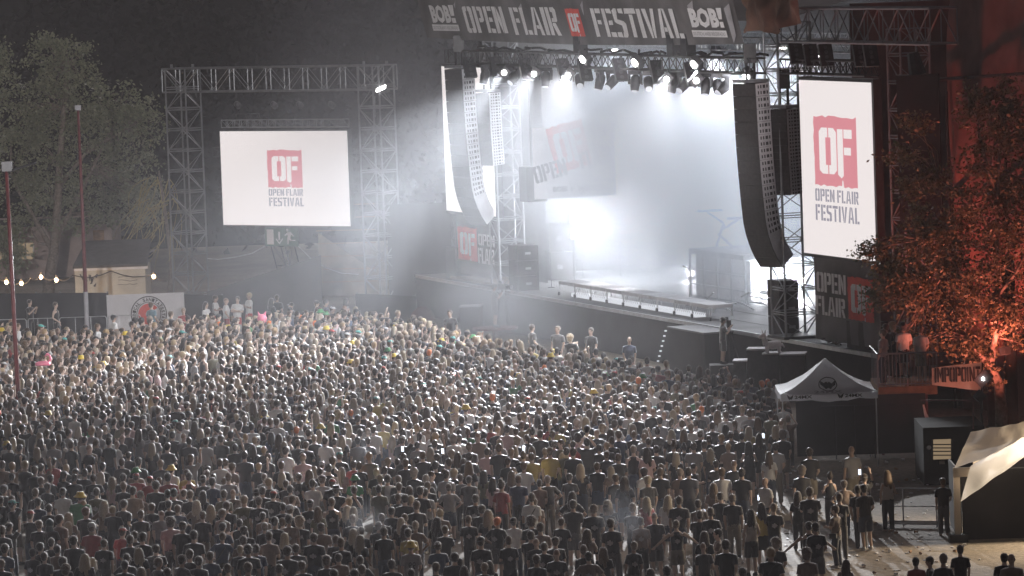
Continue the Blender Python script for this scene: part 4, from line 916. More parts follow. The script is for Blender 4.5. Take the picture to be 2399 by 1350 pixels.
# moving heads: base, yoke, head
def moving_head(tilt, turn):
    t = thing('moving_head', '', 'stage lamp')
    MB().box((0, 0, -.07), (.44, .34, .15)).build('base', M['gunmetal'], t)
    mb = MB(); mb.box((0, 0, -.17), (.46, .2, .05)); [mb.slab([(s * .23, -.1, -.15), (s * .23, .1, -.15), (s * .23, .06, -.56), (s * .23, -.06, -.56)], (s * .05, 0, 0)) for s in (-1, 1)]; mb.build('yoke', M['gunmetal'], t)
    d = Vector((0, -math.sin(tilt), -math.cos(tilt))); c = Vector((0, 0, -.50))
    hd = MB().tube([c - d * .30, c - d * .2, c, c + d * .22, c + d * .34], [.10, .185, .20, .17, .155], 12).build('head', M['gunmetal'], t, True)
    MB().tube([c + d * .335, c + d * .365], .135, 12).build('lens', M['lamp_soft'], hd)
    t.rotation_euler = (0, 0, turn); return t
mh = [(1135, 'moving head lamp in front of the far portrait screen, first of the row'), (1205, 'moving head lamp just right of the far lattice tower'), (1278, 'single moving head left of the first glaring blinder'),
      (1357, 'moving head hanging under the first hoist'), (1405, 'narrow moving head under the first blinder glare'), (1434, 'moving head tilted left, between first and second blinder'), (1487, 'narrow moving head directly left of the second blinder'),
      (1518, 'tilted moving head right of the second blinder'), (1576, 'dark moving head hanging under the second hoist'), (1602, 'tilted moving head with bright lens left of the last blinder'), (1652, 'dark moving head below the last blinder on the truss'), (1680, 'pale moving head at the near end of the row'), (1698, 'pale moving head nearest the near loudspeaker column')]
proto = [moving_head(R(15), 0), moving_head(R(50), 0)]
for i, (x, lb_) in enumerate(mh):
    k = i % 2 if i < 11 else 1; first = i < 2; o = proto[k] if first else copy_tree(proto[k])
    a, _ = stb(x, 160, -.9); o.location = S(a, -.9, 11.56); o.rotation_euler = (0, 0, R(-60 + 25 * (i % 4) - 15)); tag(o, lb_, 'stage lamp', 'moving heads on the front truss')
for i, (x, y, b_) in enumerate(((1264, 300, 6), (1385, 305, 6), (1330, 296, 6.5), (1436, 290, 6.5))):
    o = copy_tree(proto[1]); a, z = stb(x, y, b_); o.location = S(a, b_, z + .5); o.scale = (.85,) * 3; o.rotation_euler = (0, 0, R(200 + 40 * i))
    tag(o, ['moving head in the smoke over the left end of the backdrop', 'moving head with bright lens in front of the backdrop emblem', 'faint moving head between two others above the backdrop', 'faint moving head above the right end of the backdrop'][i], 'stage lamp', 'moving heads above the backdrop')
# slanted light bars
for i, (x, y) in enumerate(((1100, 150), (1164, 150), (1232, 155), (1320, 155), (1370, 155), (1452, 155), (1540, 160), (1620, 165))):
    a, z = stb(x, y, -1.2); c = S(a, -1.2, z - .15); ax = (TD * .45 - ZD * .9).normalized(); bx = ND; cx = ax.cross(bx)
    t = thing('light_bar', ['slanted light bar at the far end of the front truss', 'slanted light bar in front of the far lattice tower', 'slanted light bar left of the single moving head', 'slanted light bar left of the first hoist', 'slanted light bar between first hoist and first blinder', 'slanted light bar just left of the second blinder', 'slanted light bar beside the second hoist', 'slanted light bar just left of the last blinder'][i], 'light bar', c, 'slanted light bars on the front truss')
    MB().box(c, (.95, .5, .16), 0, (ax, bx, cx)).build('housing', M['black_metal'], t)
    mb = MB(); [mb.tube([c + ax * (-.34 + .23 * j) - cx * .09, c + ax * (-.34 + .23 * j) + cx * .09], .085, 8) for j in range(4)]; mb.build('lamp_eye', M['gunmetal'], t)
# blinders that are lit
def lit(label, p, aim, power, size=.16, spot=R(150), cat='stage lamp', colr=(.94, .96, 1.0), lens=.16, name='blinder', blend=.6, grp=None):
    t = thing(name, label, cat, p, grp); d = Vector(aim).normalized(); e = d.orthogonal().normalized(); f = d.cross(e)
    MB().box(Vector(p) - d * .16, (.5, .36, .26), 0, (e, f, d)).build('housing', M['gunmetal'], t)
    MB().tube([Vector(p) - d * .03, Vector(p) + d * .02], lens, 14).build('lens', M['lamp'], t)
    L = bpy.data.lights.new(name + '_beam', 'SPOT'); L.energy = power; L.color = colr; L.spot_size = spot; L.spot_blend = blend; L.shadow_soft_size = size
    o = bpy.data.objects.new(name + '_beam', L); col.objects.link(o); o.parent = t; o.location = d * .10; o.rotation_euler = (-d).to_track_quat('Z', 'Y').to_euler(); return t
AUD = lambda dz, da=0.0: (-ND + TD * da + ZD * dz)
for i, (x, y) in enumerate(((1383, 139), (1506, 147), (1645, 151))):
    a, z = stb(x, y, -1.25)
    lit(['first glaring blinder on the front truss, over the drum smoke', 'second glaring blinder in the middle of the front truss', 'last glaring blinder on the front truss, nearest the loudspeakers'][i], S(a, -1.6, z), AUD(-.42, .15), P_BLIND, .15, R(165), lens=.145, grp='glaring blinders on the front truss')
a, z = stb(1747, 178, -.2); lit('bright lamp behind the near loudspeaker column', S(a, -.2, z), AUD(-.3, .2), P_BLIND * .15, lens=.16)
# the white flash and floor lamps on stage
fb = onz(1405, 652, DZ); fl = Vector((fb.x, fb.y, at(1405, 525, fb.y).z)); z = fl.z; FLASH = fl
t = thing('strobe_wall', 'blinding wall of strobe lamps at the back of the stage', 'strobe', fl)
mb = MB(); FP = outn(Plane(fl, (TD * -.35 + ND * .94)))
for i in range(4):
    for j in range(2): c = FP.p(-1.35 + .9 * i, -.35 + .7 * j, 0); mb.box(c, (.7, .14, .5), math.atan2(FP.u.y, FP.u.x))
mb.build('housing', M['gunmetal'], t); mb = MB()
for i in range(4):
    for j in range(2): c = FP.p(-1.35 + .9 * i, -.35 + .7 * j, .1); mb.box(c, (.6, .05, .4), math.atan2(FP.u.y, FP.u.x))
mb.build('tube', M['strobe'], t); mb = MB(); [mb.bar(FP.p(u, .5, -.12), FP.p(u, DZ - z, -.12), .05, 5) for u in (-1.35, 1.35)]; mb.build('stand', M['black_metal'], t)
L = bpy.data.lights.new('strobe_light', 'POINT'); L.energy = P_STROBE; L.shadow_soft_size = .9; lo = bpy.data.objects.new('strobe_light', L); col.objects.link(lo); lo.parent = t; lo.location = FP.n * 1.2 + ZD * .7
for i, (x, y, b_, pw) in enumerate(((1618, 657, .3, .10), (1785, 681, .3, .35), (1884, 690, .55, .5), (1683, 656, .3, .2))):
    fp_ = onz(x, y, DZ); fp_.z += b_; lit(['small lit floor lamp by the microphone', 'lit floor lamp left of the bass cabinets', 'white lamp shining through the near tower foot', 'low lamp under the drum riser'][i], fp_, (-.6, -.7, .25), P_BLIND * pw, lens=.15, name='floor_lamp', grp='lamps on the stage floor')
# loudspeaker arrays
def line_array(label, x0, ytop, nbox, b_, hbox, curve, phi, wf, ds, group='hanging loudspeaker columns'):
    a, z = stb(x0, ytop, b_); p = S(a, b_, z); t = thing('line_array', label, 'loudspeakers', p, group)
    nrm = Vector((-math.sin(phi), -math.cos(phi), 0)); wid = Vector((math.cos(phi), -math.sin(phi), 0))
    if wid.y > 0: wid = -wid
    tilt = 0.0; c = Vector(p)        # c = top front corner nearest the far side
    for k in range(nbox):
        tilt = curve(k); dn = (-ZD * math.cos(tilt) - nrm * math.sin(tilt)).normalized(); bk = (-nrm * math.cos(tilt) + ZD * math.sin(tilt)).normalized()
        q0 = c; q1 = c + dn * hbox * .97
        pts = [q0, q0 + wid * wf, q1 + wid * wf, q1]
        cb = MB().slab(pts, bk * ds).build('cabinet', M['pa_black'], t)
        mb = MB(); e = wid * .012
        mb.slab([q0 + wid * wf + bk * .03, q0 + wid * wf + bk * (ds - .02), q1 + wid * wf + bk * (ds - .02), q1 + wid * wf + bk * .03], e); mb.cur = 1
        if k < nbox - 3 or 'second' in label:
            for r_ in (.28, .76):
                for s_, ww in ((.18, .06), (.38, .06), (.58, .12), (.86, .06)):
                    u = q0.lerp(q1, r_ - .14) + wid * (wf + .014) + bk * (ds * s_ * .9); mb.slab([u, u + bk * ww, u + bk * ww + dn * hbox * .25, u + dn * hbox * .25], e * .5)
        mb.build('side_panel', [M['pa_grey'], M['print_black']], cb)
        c = q1 + dn * hbox * .03
    mb = MB().slab([p + ZD * .04, p + wid * wf + ZD * .04, p + wid * wf - nrm * ds + ZD * .04, p - nrm * ds + ZD * .04], (0, 0, .12)); mb.build('fly_frame', M['steel'], t)
    mb = MB(); cc = p + wid * wf * .5 - nrm * ds * .5; [mb.bar(cc + wid * s, cc + wid * s + ZD * 1.3, .05, 5) for s in (-.2, .2)]; mb.box(cc + ZD * 1.1, (.45, .45, .7)); mb.build('motor', M['black_metal'], t)
    return t
CV = lambda k: (.035 if k < 3 else .035 + .012 * (k - 3) if k < 11 else .13 + .13 * (k - 10))
line_array('near main loudspeaker column curving down beside the portrait screen', 1716, 197, 15, -1.6, .468, CV, R(48), 1.15, .74)
line_array('near second loudspeaker column, short, behind the curved one', 1801, 257, 12, -.4, .262, lambda k: .02 if k < 6 else .05, R(46), .85, .74)
line_array('far main loudspeaker column curving down in the smoke', 1041, 163, 15, -1.6, .468, CV, R(48), 1.1, .74)
line_array('far second loudspeaker column, short, half lost in smoke', 1112, 219, 12, -.4, .262, lambda k: .02 if k < 6 else .05, R(46), .85, .74)
t = thing('covered_speaker_column', 'tall black covered column hanging right of the portrait screen', 'loudspeakers', at(2150, 180, 160)); c = at(2150, 175, 160)
hh = c.z - at(2150, 542, 160).z; MB().box(c - ZD * hh / 2, (1.42, .9, hh), R(-8)).build('cover', M['black_cloth'], t); MB().tube([c, c + Vector((-.15, 0, .75))], [.3, .2], 8).build('motor', M['black_metal'], t)
# portrait screens
def portrait(label, pl, x0, x1, yb, yt, art):
    q = wr(pl, x0, x1, yb, yt); c = pl.p((q[0] + q[2]) / 2, (q[1] + q[3]) / 2); t = thing('portrait_screen', label, 'screen', c, 'portrait screens beside the stage')
    for nm, mm, off, th, gr in (('housing', 'black_metal', -.03, .3, .12), ('display', 'screen_white', .02, .03, 0)):
        mb = MB().slab([pl.p(q[0] - gr, q[1] - gr, off), pl.p(q[2] + gr, q[1] - gr, off), pl.p(q[2] + gr, q[3] + gr, off), pl.p(q[0] - gr, q[3] + gr, off)], pl.n * -th); mb.build(nm, M[mm], t)
    return t, q
PS = outn(Plane(S(32.2, 0, 0), TD))
t, q = portrait('near portrait screen, bright white with red emblem, beside the tree', PS, 1885, 2052, 592, 188, 1)
logo(t, PS, *wr(PS, 1912, 2012, 432, 272), M['screen_red'], M['screen_white'], .04)
mb = MB(); stencil(mb, 'OPEN FLAIR', PS, *wr(PS, 1913, 2014, 470, 441), off=.04); stencil(mb, 'FESTIVAL', PS, *wr(PS, 1914, 2016, 515, 478), off=.04); mb.build('lettering', M['screen_dark'], t)
PL_ = outn(Plane(S(-8.6, .3, 0), TD)); t, q = portrait('far portrait screen, half hidden behind the far loudspeakers', PL_, 1047, 1161, 493, 156, 0)
du = q[2] - q[0]; dv = q[3] - q[1]; logo(t, PL_, q[0] + du * .2, q[1] + dv * .38, q[0] + du * .8, q[1] + dv * .78, M['screen_red'], M['screen_white'], .04)
mb = MB(); stencil(mb, 'OPEN FLAIR', PL_, q[0] + du * .2, q[1] + dv * .29, q[0] + du * .8, q[1] + dv * .36, off=.04); stencil(mb, 'FESTIVAL', PL_, q[0] + du * .2, q[1] + dv * .18, q[0] + du * .8, q[1] + dv * .27, off=.04); mb.build('lettering', M['screen_dark'], t)
# side banners under the screens
SB = outn(Plane(S(32.4, .25, 0), TD)); t = thing('side_banner', 'charcoal side banner with stencil lettering under the near portrait screen', 'banner', S(36, .25, DZ), 'side banners of the stage')
u1 = SB.hit(2062, 700)[0]; wavy(t, SB, .1, DZ + .15, u1, 4.95, 'cloth', 'banner', .05, 12, 30, 8)
mb = MB(); stencil(mb, 'OPEN', SB, *wr(SB, 1921, 1989, 682, 636), off=.12, gap=.05); stencil(mb, 'FLAIR', SB, *wr(SB, 1919, 1988, 735, 691), off=.12, gap=.05); mb.build('lettering', M['print_white'], t)
logo(t, SB, *wr(SB, 1994, 2054, 747, 648), M['print_red'], M['print_white'], .10)
SL = outn(Plane(S(-9, .5, 0), TD)); t = thing('side_banner', 'charcoal side banner with red emblem under the far portrait screen', 'banner', S(-5, .5, DZ), 'side banners of the stage')
u0, u1 = SL.hit(1072, 600)[0], SL.hit(1166, 600)[0]; wavy(t, SL, u0, DZ + .3, u1, 4.9, 'cloth', 'banner', .05, 13, 24, 8)
logo(t, SL, *wr(SL, 1079, 1124, 606, 530), M['print_red'], M['print_white'], .10); mb = MB(); stencil(mb, 'OPEN', SL, *wr(SL, 1127, 1165, 574, 547), off=.12, gap=.05); stencil(mb, 'FLAIR', SL, *wr(SL, 1127, 1165, 616, 580), off=.12, gap=.05); mb.build('lettering', M['print_white'], t)
# backdrop with emblem, hung in the smoke
pb = outn(Plane(S(0.6, 0, 0), ND)); b0, zb = pb.hit(1252, 468); b1, _ = pb.hit(1444, 458); _, zt = pb.hit(1252, 300)
t = thing('backdrop', 'white backdrop with tilted stencil lettering, faded by smoke', 'banner', pb.p((b0 + b1) / 2, zb)); wavy(t, pb, b0, zb, b1, zt, 'cloth', 'print_white', .04, 15, 20, 10)
W_, H_ = b1 - b0, zt - zb; ca, sa = math.cos(R(13)), math.sin(R(13)); du_ = pb.u if proj(pb.p(1, 5))[0] > proj(pb.p(0, 5))[0] else -pb.u
tp = Plane(pb.p(b0 + .02 * W_, zb + .22 * H_, 0), pb.u * ca + ZD * sa, ZD * ca - pb.u * sa); outn(tp)
mb = MB(); stencil(mb, 'OPEN', tp, 0, 0, W_ * .40, H_ * .24, off=.10, gap=.05); stencil(mb, 'FLAIR', tp, W_ * .58, 0, W_ * .97, H_ * .24, off=.10, gap=.05); words(mb, 'BOB!', pb, b0 + .22 * W_, zb + .09 * H_, b0 + .40 * W_, zb + .17 * H_, .08, .05); words(mb, 'R', pb, b0 + .44 * W_, zb + .09 * H_, b0 + .48 * W_, zb + .16 * H_, .08, .02); words(mb, "BECK'S", pb, b0 + .53 * W_, zb + .09 * H_, b0 + .75 * W_, zb + .16 * H_, .08, .03)
mb.build('lettering', M['print_black'], t)
logo(t, Plane(tp.o + tp.u * W_ * .2 + tp.v * H_ * .1, tp.u, tp.v) if False else tp, W_ * .27, H_ * .05, W_ * .72, H_ * .70, M['print_red'], M['print_white'], .08)
# bass cabinets and boxes on the stage
def stack(label, a0, a1, b0, b1, n, ztop, group=None, name='bass_stack'):
    t = thing(name, label, 'loudspeakers', S((a0 + a1) / 2, (b0 + b1) / 2, DZ), group); h = (ztop - DZ) / n
    for k in range(n):
        c = sbox(MB(), a0, a1, b0, b1, DZ + .012 + k * h, DZ + (k + 1) * h - .012).build('cabinet', M['pa_black'], t)
        mb = MB(); sbox(mb, a1, a1 + .02, b0 + .35, b0 + .6, DZ + k * h + h * .4, DZ + k * h + h * .55); mb.build('handle', M['steel'], c)
    return t
za = stb(1230, 575, .6)[1]; stack('pale grey stack of three bass cabinets at the far lattice tower', -.9, .25, .2, 1.15, 3, za)
zb_ = stb(1820, 658, .2)[1]; stack('black tower of bass cabinets under the near curved loudspeakers', 28.0, 29.15, .25, 1.0, 3, zb_)
a0 = stb(1970, 812, -.0)[0]; a1_ = stb(2028, 815, -.0)[0]
t = stack('square black loudspeaker alone on the right stage wing', 35.3, 36.9, .25, 1.15, 1, DZ + 1.0, None, 'loudspeaker')
t = stack('grey cabinets behind the far bass stack, half in smoke', -5.6, -4.6, 3.4, 4.6, 2, 4.3)
stack('small dark cabinet on the far stage wing under the screen', -10.3, -9.0, .5, 1.4, 1, 3.2, None, 'loudspeaker')
t = thing('hanging_speaker', 'grey loudspeaker hung left of the backdrop', 'loudspeakers', S(-.1, 1.1, 6.5)); sbox(MB(), -.6, .4, .7, 1.6, 5.6, 7.1).build('cabinet', M['pa_black'], t); MB().bar(S(-.1, 1.1, 7.1), S(-.1, 1.1, 12.3), .03, 5).build('wire', M['black_metal'], t)
# monitor runway, a low wheeled riser along the stage front
a0, a1_ = stb(1322, 690, 1.0)[0], stb(1676, 742, 1.0)[0]; t = thing('wheeled_riser', 'long low wheeled riser along the stage front with mesh panels', 'riser', S((a0 + a1_) / 2, 1.2, DZ)); n = 9; L_ = (a1_ - a0) / n; ztop = DZ + .62
for k in range(n):
    sbox(MB(), a0 + k * L_ + .03, a0 + (k + 1) * L_ - .03, .75, 1.75, ztop - .14, ztop).build('deck', M['alu'] if k % 2 else M['pa_grey'], t)
mb = MB()
for k in range(n + 1):
    for b_ in (.8, 1.7): MB().bar(S(a0 + k * L_, b_, DZ + .14), S(a0 + k * L_, b_, ztop - .14), .03, 5).build('leg', M['alu'], t)
mb = MB()
for k in range(n + 1): mb.tube([S(a0 + k * L_, .74, DZ + .085), S(a0 + k * L_, .80, DZ + .085)], .08, 9)
mb.build('wheel', M['black_metal'], t); mb = MB()
for k in range(1, n):
    if k % 3: mb = MB(); [mb.bar(S(a0 + k * L_ + L_ * j / 9, .76, DZ + .2), S(a0 + k * L_ + L_ * (j + (1 if s else -1)) / 9, .76, ztop - .15), .008, 3) for j in range(1, 9) for s in (0, 1)]; mb.build('mesh_panel', M['steel'], t)
sbox(MB(), a0 + 1, a1_ - 2, .95, 1.4, DZ + .01, DZ + .16).build('light_strip', M['lamp_soft'], t)
# drum riser, keyboard, racks, microphones
a = 8.8; t = thing('drum_riser', 'tall white-edged riser platform at the back of the stage', 'riser', S(a + 2, 6.5, DZ))
sbox(MB(), a - 1, a + 5, 5.1, 8.5, DZ + 1.75, DZ + 1.95).build('deck', M['alu'], t); mb = MB()
for aa in (-1, .5, 2, 3.5, 5):
    for b_ in (5.15, 8.45): MB().bar(S(a + aa, b_, DZ), S(a + aa, b_, DZ + 1.75), .05, 5).build('leg', M['alu'], t)
for zz in (.5, 1.1): mb.bar(S(a - 1, 5.15, DZ + zz), S(a + 5, 5.15, DZ + zz), .035, 5)
mb.build('rail', M['alu'], t); wavy(t, Plane(S(a - 1, 5.4, 0), TD), 0, DZ, 6, DZ + 1.7, 'skirt', 'print_white', .05, 16, 30, 4)
c = S(a - .2, 6.0, DZ + 1.96); t = thing('keyboard_stand', 'angular keyboard stand on top of the riser', 'keyboard', c); mb = MB()
for p0, p1 in (((0, 0, 0), (.35, .1, 1.0)), ((.7, 0, 0), (.1, .1, .6)), ((.35, .1, 1.0), (-.3, .1, 1.5)), ((.2, .1, .7), (1.0, .1, 1.15)), ((0, 0, 0), (-.25, .2, 0)), ((.7, 0, 0), (1.0, .2, 0))): mb.bar(c + Vector(p0), c + Vector(p1), .055, 6)
mb.build('frame', M['alu'], t); mb = MB(); mb.box(c + Vector((-.2, .1, 1.55)), (1.0, .3, .09), .1); mb.box(c + Vector((.95, .1, 1.2)), (.9, .3, .1), .15); mb.build('keyboard', M['pa_grey'], t)
a = -6.5; t = thing('flight_case', 'grey flight case standing in the smoke at stage centre', 'case', S(a, 8.4, DZ)); sbox(MB(), a - .55, a + .55, 8, 8.9, DZ + .12, DZ + 1.3).build('case_body', M['pa_grey'], t); mb = MB(); [mb.bar(S(a + s * .55, 7.99, DZ + .12), S(a + s * .55, 7.99, DZ + 1.3), .03, 4) for s in (-1, 1)]; [mb.bar(S(a - .55, 7.99, DZ + zz), S(a + .55, 7.99, DZ + zz), .03, 4) for zz in (.12, .7, 1.3)]; mb.build('edge', M['alu'], t)
for i, (x, y, b_) in enumerate(((1616, 716, 1.6), (1366, 652, 3.5), (1292, 674, 2.0))):
    c = onz(x, y, DZ); t = thing('microphone_stand', ['slim microphone stand at the near end of the wheeled riser', 'microphone stand in front of the white flash', 'microphone stand by the far bass stack'][i], 'microphone', c, 'microphone stands')
    MB().tube([c, c + ZD * .03], .16, 10).build('base', M['black_metal'], t); MB().bar(c, c + ZD * 1.5, .016, 5).build('rod', M['black_metal'], t); MB().tube([c + ZD * 1.5, c + ZD * 1.56 + ND * -.12, c + ZD * 1.62 + ND * -.24], [.02, .025, .035], 7).build('microphone', M['gunmetal'], t)
a = 15.0; t = thing('scaffold_tubes', 'pile of low metal frames glittering on the stage floor', 'frames', S(a, 4, DZ)); mb = MB(); g = random.Random(8)
for k in range(9): c = S(a + g.uniform(-1.5, 3), 4 + g.uniform(-1, 1.5), DZ + g.uniform(.1, .7)); mb.bar(c, c + TD * g.uniform(.6, 1.6) + ZD * g.uniform(-.3, .5), .03, 5); mb.bar(c + ND * .4, c + ND * .4 + TD * 1.2, .03, 5)
mb.build('tube', M['alu'], t)
t = thing('cable_heap', 'dark heap of cables on the right stage wing', 'cables', S(33.5, .5, DZ)); mb = MB(); g = random.Random(6)
for k in range(12): mb.tube([S(33.6 + g.uniform(-.8, .9), .5 + g.uniform(-.3, .4), DZ + .04 + g.random() * .25) for _ in range(6)], .03, 4)
mb.build('cable', M['black_metal'], t)
# near wing: screen truss, brown tarp, scaffold sheet
t = thing('wing_truss', 'large dark lattice beam above the portrait screen', 'truss', S(38, -.3, 13.3)); truss(t, S(32.6, -.3, 13.35), S(45.5, -.3, 13.35), ZD, ND, 1.2, 1.0, 10, .05, .028, 'steel')
t = thing('wing_truss', 'smaller lamp beam just above the portrait screen', 'truss', S(36, -.2, 11.8)); truss(t, S(31.8, -.3, 11.85), S(39.4, -.3, 11.85), ZD, ND, .5, .5, 14, .04, .02, 'black_metal')
for i, (x, y) in enumerate(((1865, 125), (1900, 130), (1935, 130), (2015, 130), (2040, 130))):
    a, z = stb(x, y, -.5); c = S(a, -.5, z); ax = (TD * .3 - ZD * .95).normalized(); cx = ax.cross(ND)
    t = thing('light_bar', ['dark light panel left of the portrait screen corner', 'dark lamp head over the portrait screen corner', 'slanted light panel over the left half of the portrait screen', 'slanted light panel over the right half of the portrait screen', 'dark lamp over the right corner of the portrait screen'][i], 'light bar', c, 'light panels over the portrait screen')
    MB().box(c, (.8, .5, .14), 0, (ax, ND, cx)).build('housing', M['black_metal'], t); mb = MB(); [mb.tube([c + ax * (-.28 + .18 * j) - cx * .08, c + ax * (-.28 + .18 * j) + cx * .08], .07, 7) for j in range(4)]; mb.build('lamp_eye', M['gunmetal'], t)
M['tarp'] = mat('brown_tarpaulin', (.20, .115, .085), .75, 0, .3, 1.5, .3)
tpz = stb(1740, 92, -1.1)[1]; TP = outn(Plane(S(29.6, -1.1, 0), TD)); t = thing('tarpaulin', 'brown tarpaulin bunched up right of the roof banner', 'tarpaulin', S(31, -1.1, tpz))
ua, ub = TP.hit(1742, 92)[0], TP.hit(1880, 85)[0]
MB().sheet(lambda a, b: TP.p(ua + (ub - ua) * a, tpz + 2.6 * b + (.25 * abs(math.sin(a * 4 + 1)) + .35 * a) * (1 - b), .10 * math.sin(a * 19 + b * 3 + 2 * noise.noise(Vector((a * 3, b * 2, 6)))) + .30 * noise.noise(Vector((a * 5, b * 1.6, 2))) + .12 * noise.noise(Vector((a * 16 - b * 3, b * 4, 4)))), 60, 20).build('cloth', M['tarp'], t, True)
t = thing('scaffold_sheet', 'huge reddish sheet hung over the scaffold on the right', 'sheet', S(47, 2.2, 0)); WP = outn(Plane(S(40.4, 2.2, 0), TD))
def fold(a, b):
    u, v = 14 * a, 20 * b; f = .10 * math.sin(u * 2.1 + .6 * math.sin(v * .7)) + .16 * noise.noise(Vector((u * .55, v * .22, 3))) + .12 * noise.noise(Vector((u * 1.6 - v * .35, v * .3, 9))); return WP.p(u, v, f)
MB().sheet(fold, 110, 60).build('cloth', M['red_tarp'], t, True); mb = MB(); [mb.bar(WP.p(0, zz, .35), WP.p(14, zz + .6, .35), .06, 5) for zz in (3.2, 7.4, 11.4)]; [mb.bar(WP.p(uu, 0, .4), WP.p(uu, 11, .4), .05, 5) for uu in (.6, 5.2, 9)]; mb.build('scaffold_tube', M['black_metal'], t)
# pit: boxes, red camera table, white toy animal
def pitbox(label, x0, x1, yt, yb, Y, d, name='pit_case', m='pa_black'):
    a_, b_ = at(x0, yb, Y), at(x1, yb, Y); zt_ = at((x0 + x1) / 2, yt, Y).z; t = thing(name, label, 'case', ((a_.x + b_.x) / 2, Y, 0), 'cases in the pit')
    MB().box(((a_.x + b_.x) / 2, Y + d / 2, zt_ / 2), (b_.x - a_.x, d, zt_ - .06), R(-8)).build('case_body', M[m], t); MB().box(((a_.x + b_.x) / 2, Y + d / 2, zt_ - .02), (b_.x - a_.x + .06, d + .06, .05), R(-8)).build('lid', M['print_grey'], t); return t
pitbox('black case in the pit left of the white toy animal', 1756, 1795, 818, 870, 167.5, .9); pitbox('black case in the pit carrying the white toy animal', 1792, 1830, 828, 870, 167.0, .8); pitbox('black case in the pit right of the white toy animal', 1834, 1890, 830, 880, 166.0, 1.0)
pitbox('low black case in the pit by the far camera table', 1082, 1128, 718, 760, 200, 1.0); pitbox('low black case in the pit behind the neon yellow shirt', 1722, 1752, 845, 872, 169, .8)
zt_ = at(1811, 828, 167.2).z; c = at(1811, 826, 167.2); c.z = zt_; t = thing('toy_unicorn', 'white plush unicorn standing on a black case in the pit', 'toy', c)
mb = MB(); mb.tube([c + Vector((-.28, 0, .3)), c + Vector((0, 0, .30)), c + Vector((.30, 0, .30))], [.12, .16, .14], 10); mb.tube([c + Vector((-.24, 0, .33)), c + Vector((-.31, 0, .55)), c + Vector((-.30, 0, .66))], [.12, .085, .09], 9); mb.tube([c + Vector((-.28, 0, .68)), c + Vector((-.42, -.05, .62)), c + Vector((-.5, -.06, .58))], [.10, .075, .05], 9)
for dx in (-.2, .22):
    for dy in (-.08, .08): mb.tube([c + Vector((dx, dy, .28)), c + Vector((dx, dy, .0))], [.075, .05], 8)
mb.tube([c + Vector((.30, 0, .34)), c + Vector((.42, 0, .2))], [.05, .03], 6); mb.build('plush_body', M['soft_white'], t, True)
mb = MB(); mb.tube([c + Vector((-.34, 0, .74)), c + Vector((-.38, 0, .90))], [.025, .004], 6); [mb.tube([c + Vector((-.26, s * .05, .73)), c + Vector((-.25, s * .07, .86))], [.03, .006], 6) for s in (-1, 1)]; mb.build('horn_and_ears', M['soft_white'], t)
c = at(1160, 767, 196); zt_ = c.z; t = thing('camera_platform', 'round red-topped camera platform in the pit', 'platform', (c.x, 196, 0))
MB().tube([(c.x, 196, zt_ - .08), (c.x, 196, zt_)], .95, 24).build('top', M['red_paint'], t); MB().bar((c.x, 196, 0), (c.x, 196, zt_ - .08), .12, 8).build('leg', M['red_paint'], t)
t = thing('red_shield', 'red rounded board leaning in the pit behind the crowd', 'board', at(1000, 745, 203)); c = at(985, 752, 203)
MB().slab([c + Vector((.55 * math.cos(k * .314) + .1, 0, .62 * math.sin(k * .314))) for k in range(11)], (0, .06, 0)).build('board', M['red_paint'], t)
# ------------------------------------------------------------------ right foreground: gazebo, balcony, container, marquee
Yt = 145.0; e0, e1 = at(1829, 921, Yt), at(2056, 917, Yt); ez = (e0.z + e1.z) / 2; x0, x1 = e0.x, e1.x; wd = x1 - x0; pk = at(1943, 838, Yt + 1.5); vz = ez - at(1943, 938, Yt).z + at(1943, 920, Yt).z - ez
t = thing('gazebo', 'white pop-up gazebo with animal-head emblem beside the balcony', 'gazebo', ((x0 + x1) / 2, Yt + 1.5, 0)); cx, cyy = (x0 + x1) / 2, Yt + 1.5
def roofpt(dirx, s, r):
    h = wd / 2; k = 1 - r; q = {0: (s, -1), 1: (1, s), 2: (-s, 1), 3: (-1, -s)}[dirx]; z = ez + (pk.z - ez) * (k ** 1.55) - .07 * (1 - s * s) * r * r + .035 * noise.noise(Vector((s * 4 + dirx * 9, r * 6, 2))) * (1 - k) + .03 * math.sin(r * 26 + s * 3) * noise.noise(Vector((s * 2, r * 2, dirx)))
    return Vector((cx + q[0] * h * r, cyy + q[1] * h * r, z))
mb = MB(); [mb.sheet(lambda u, v, d=d: roofpt(d, -1 + 2 * u, max(.015, v)), 18, 20) for d in range(4)]; canopy = mb.build('canopy', M['white_cloth'], t, True)
vp = Plane((x0, Yt, 0), (1, 0, 0)); vh = .24
mb = MB()
for d in range(4): mb.sheet(lambda u, v, d=d: roofpt(d, -1 + 2 * u, 1.0) * 1 + Vector((0, 0, -vh * v * (1 - .22 * math.sin(abs(u * 2 - 1) * 3.14)))), 16, 2)
mb.build('valance', M['white_cloth'], t)
[MB().bar((cx + i * (wd / 2 - .05), cyy + j * (wd / 2 - .05), 0), (cx + i * (wd / 2 - .05), cyy + j * (wd / 2 - .05), ez), .022, 6).build('leg', M['alu'], t) for i in (-1, 1) for j in (-1, 1)]
def roofmark(mb, pts):        # marks on the front slope: (u across -1..1 of full width, k 0 eave .. 1 peak)
    out = []
    for u, k in pts: r = 1 - k; p_ = roofpt(0, max(-1, min(1, u / max(r, .05))), r); out.append(p_ + Vector((0, -.025, .02)))
    mb.poly(out)
mb = MB()
for k in range(26):
    s, e = 2 * math.pi * k / 26, 2 * math.pi * (k + 1) / 26; f = lambda a, r: (.195 * r * math.cos(a), .355 + .215 * r * math.sin(a)); roofmark(mb, [f(s, 1), f(e, 1), f(e, .9), f(s, .9)])
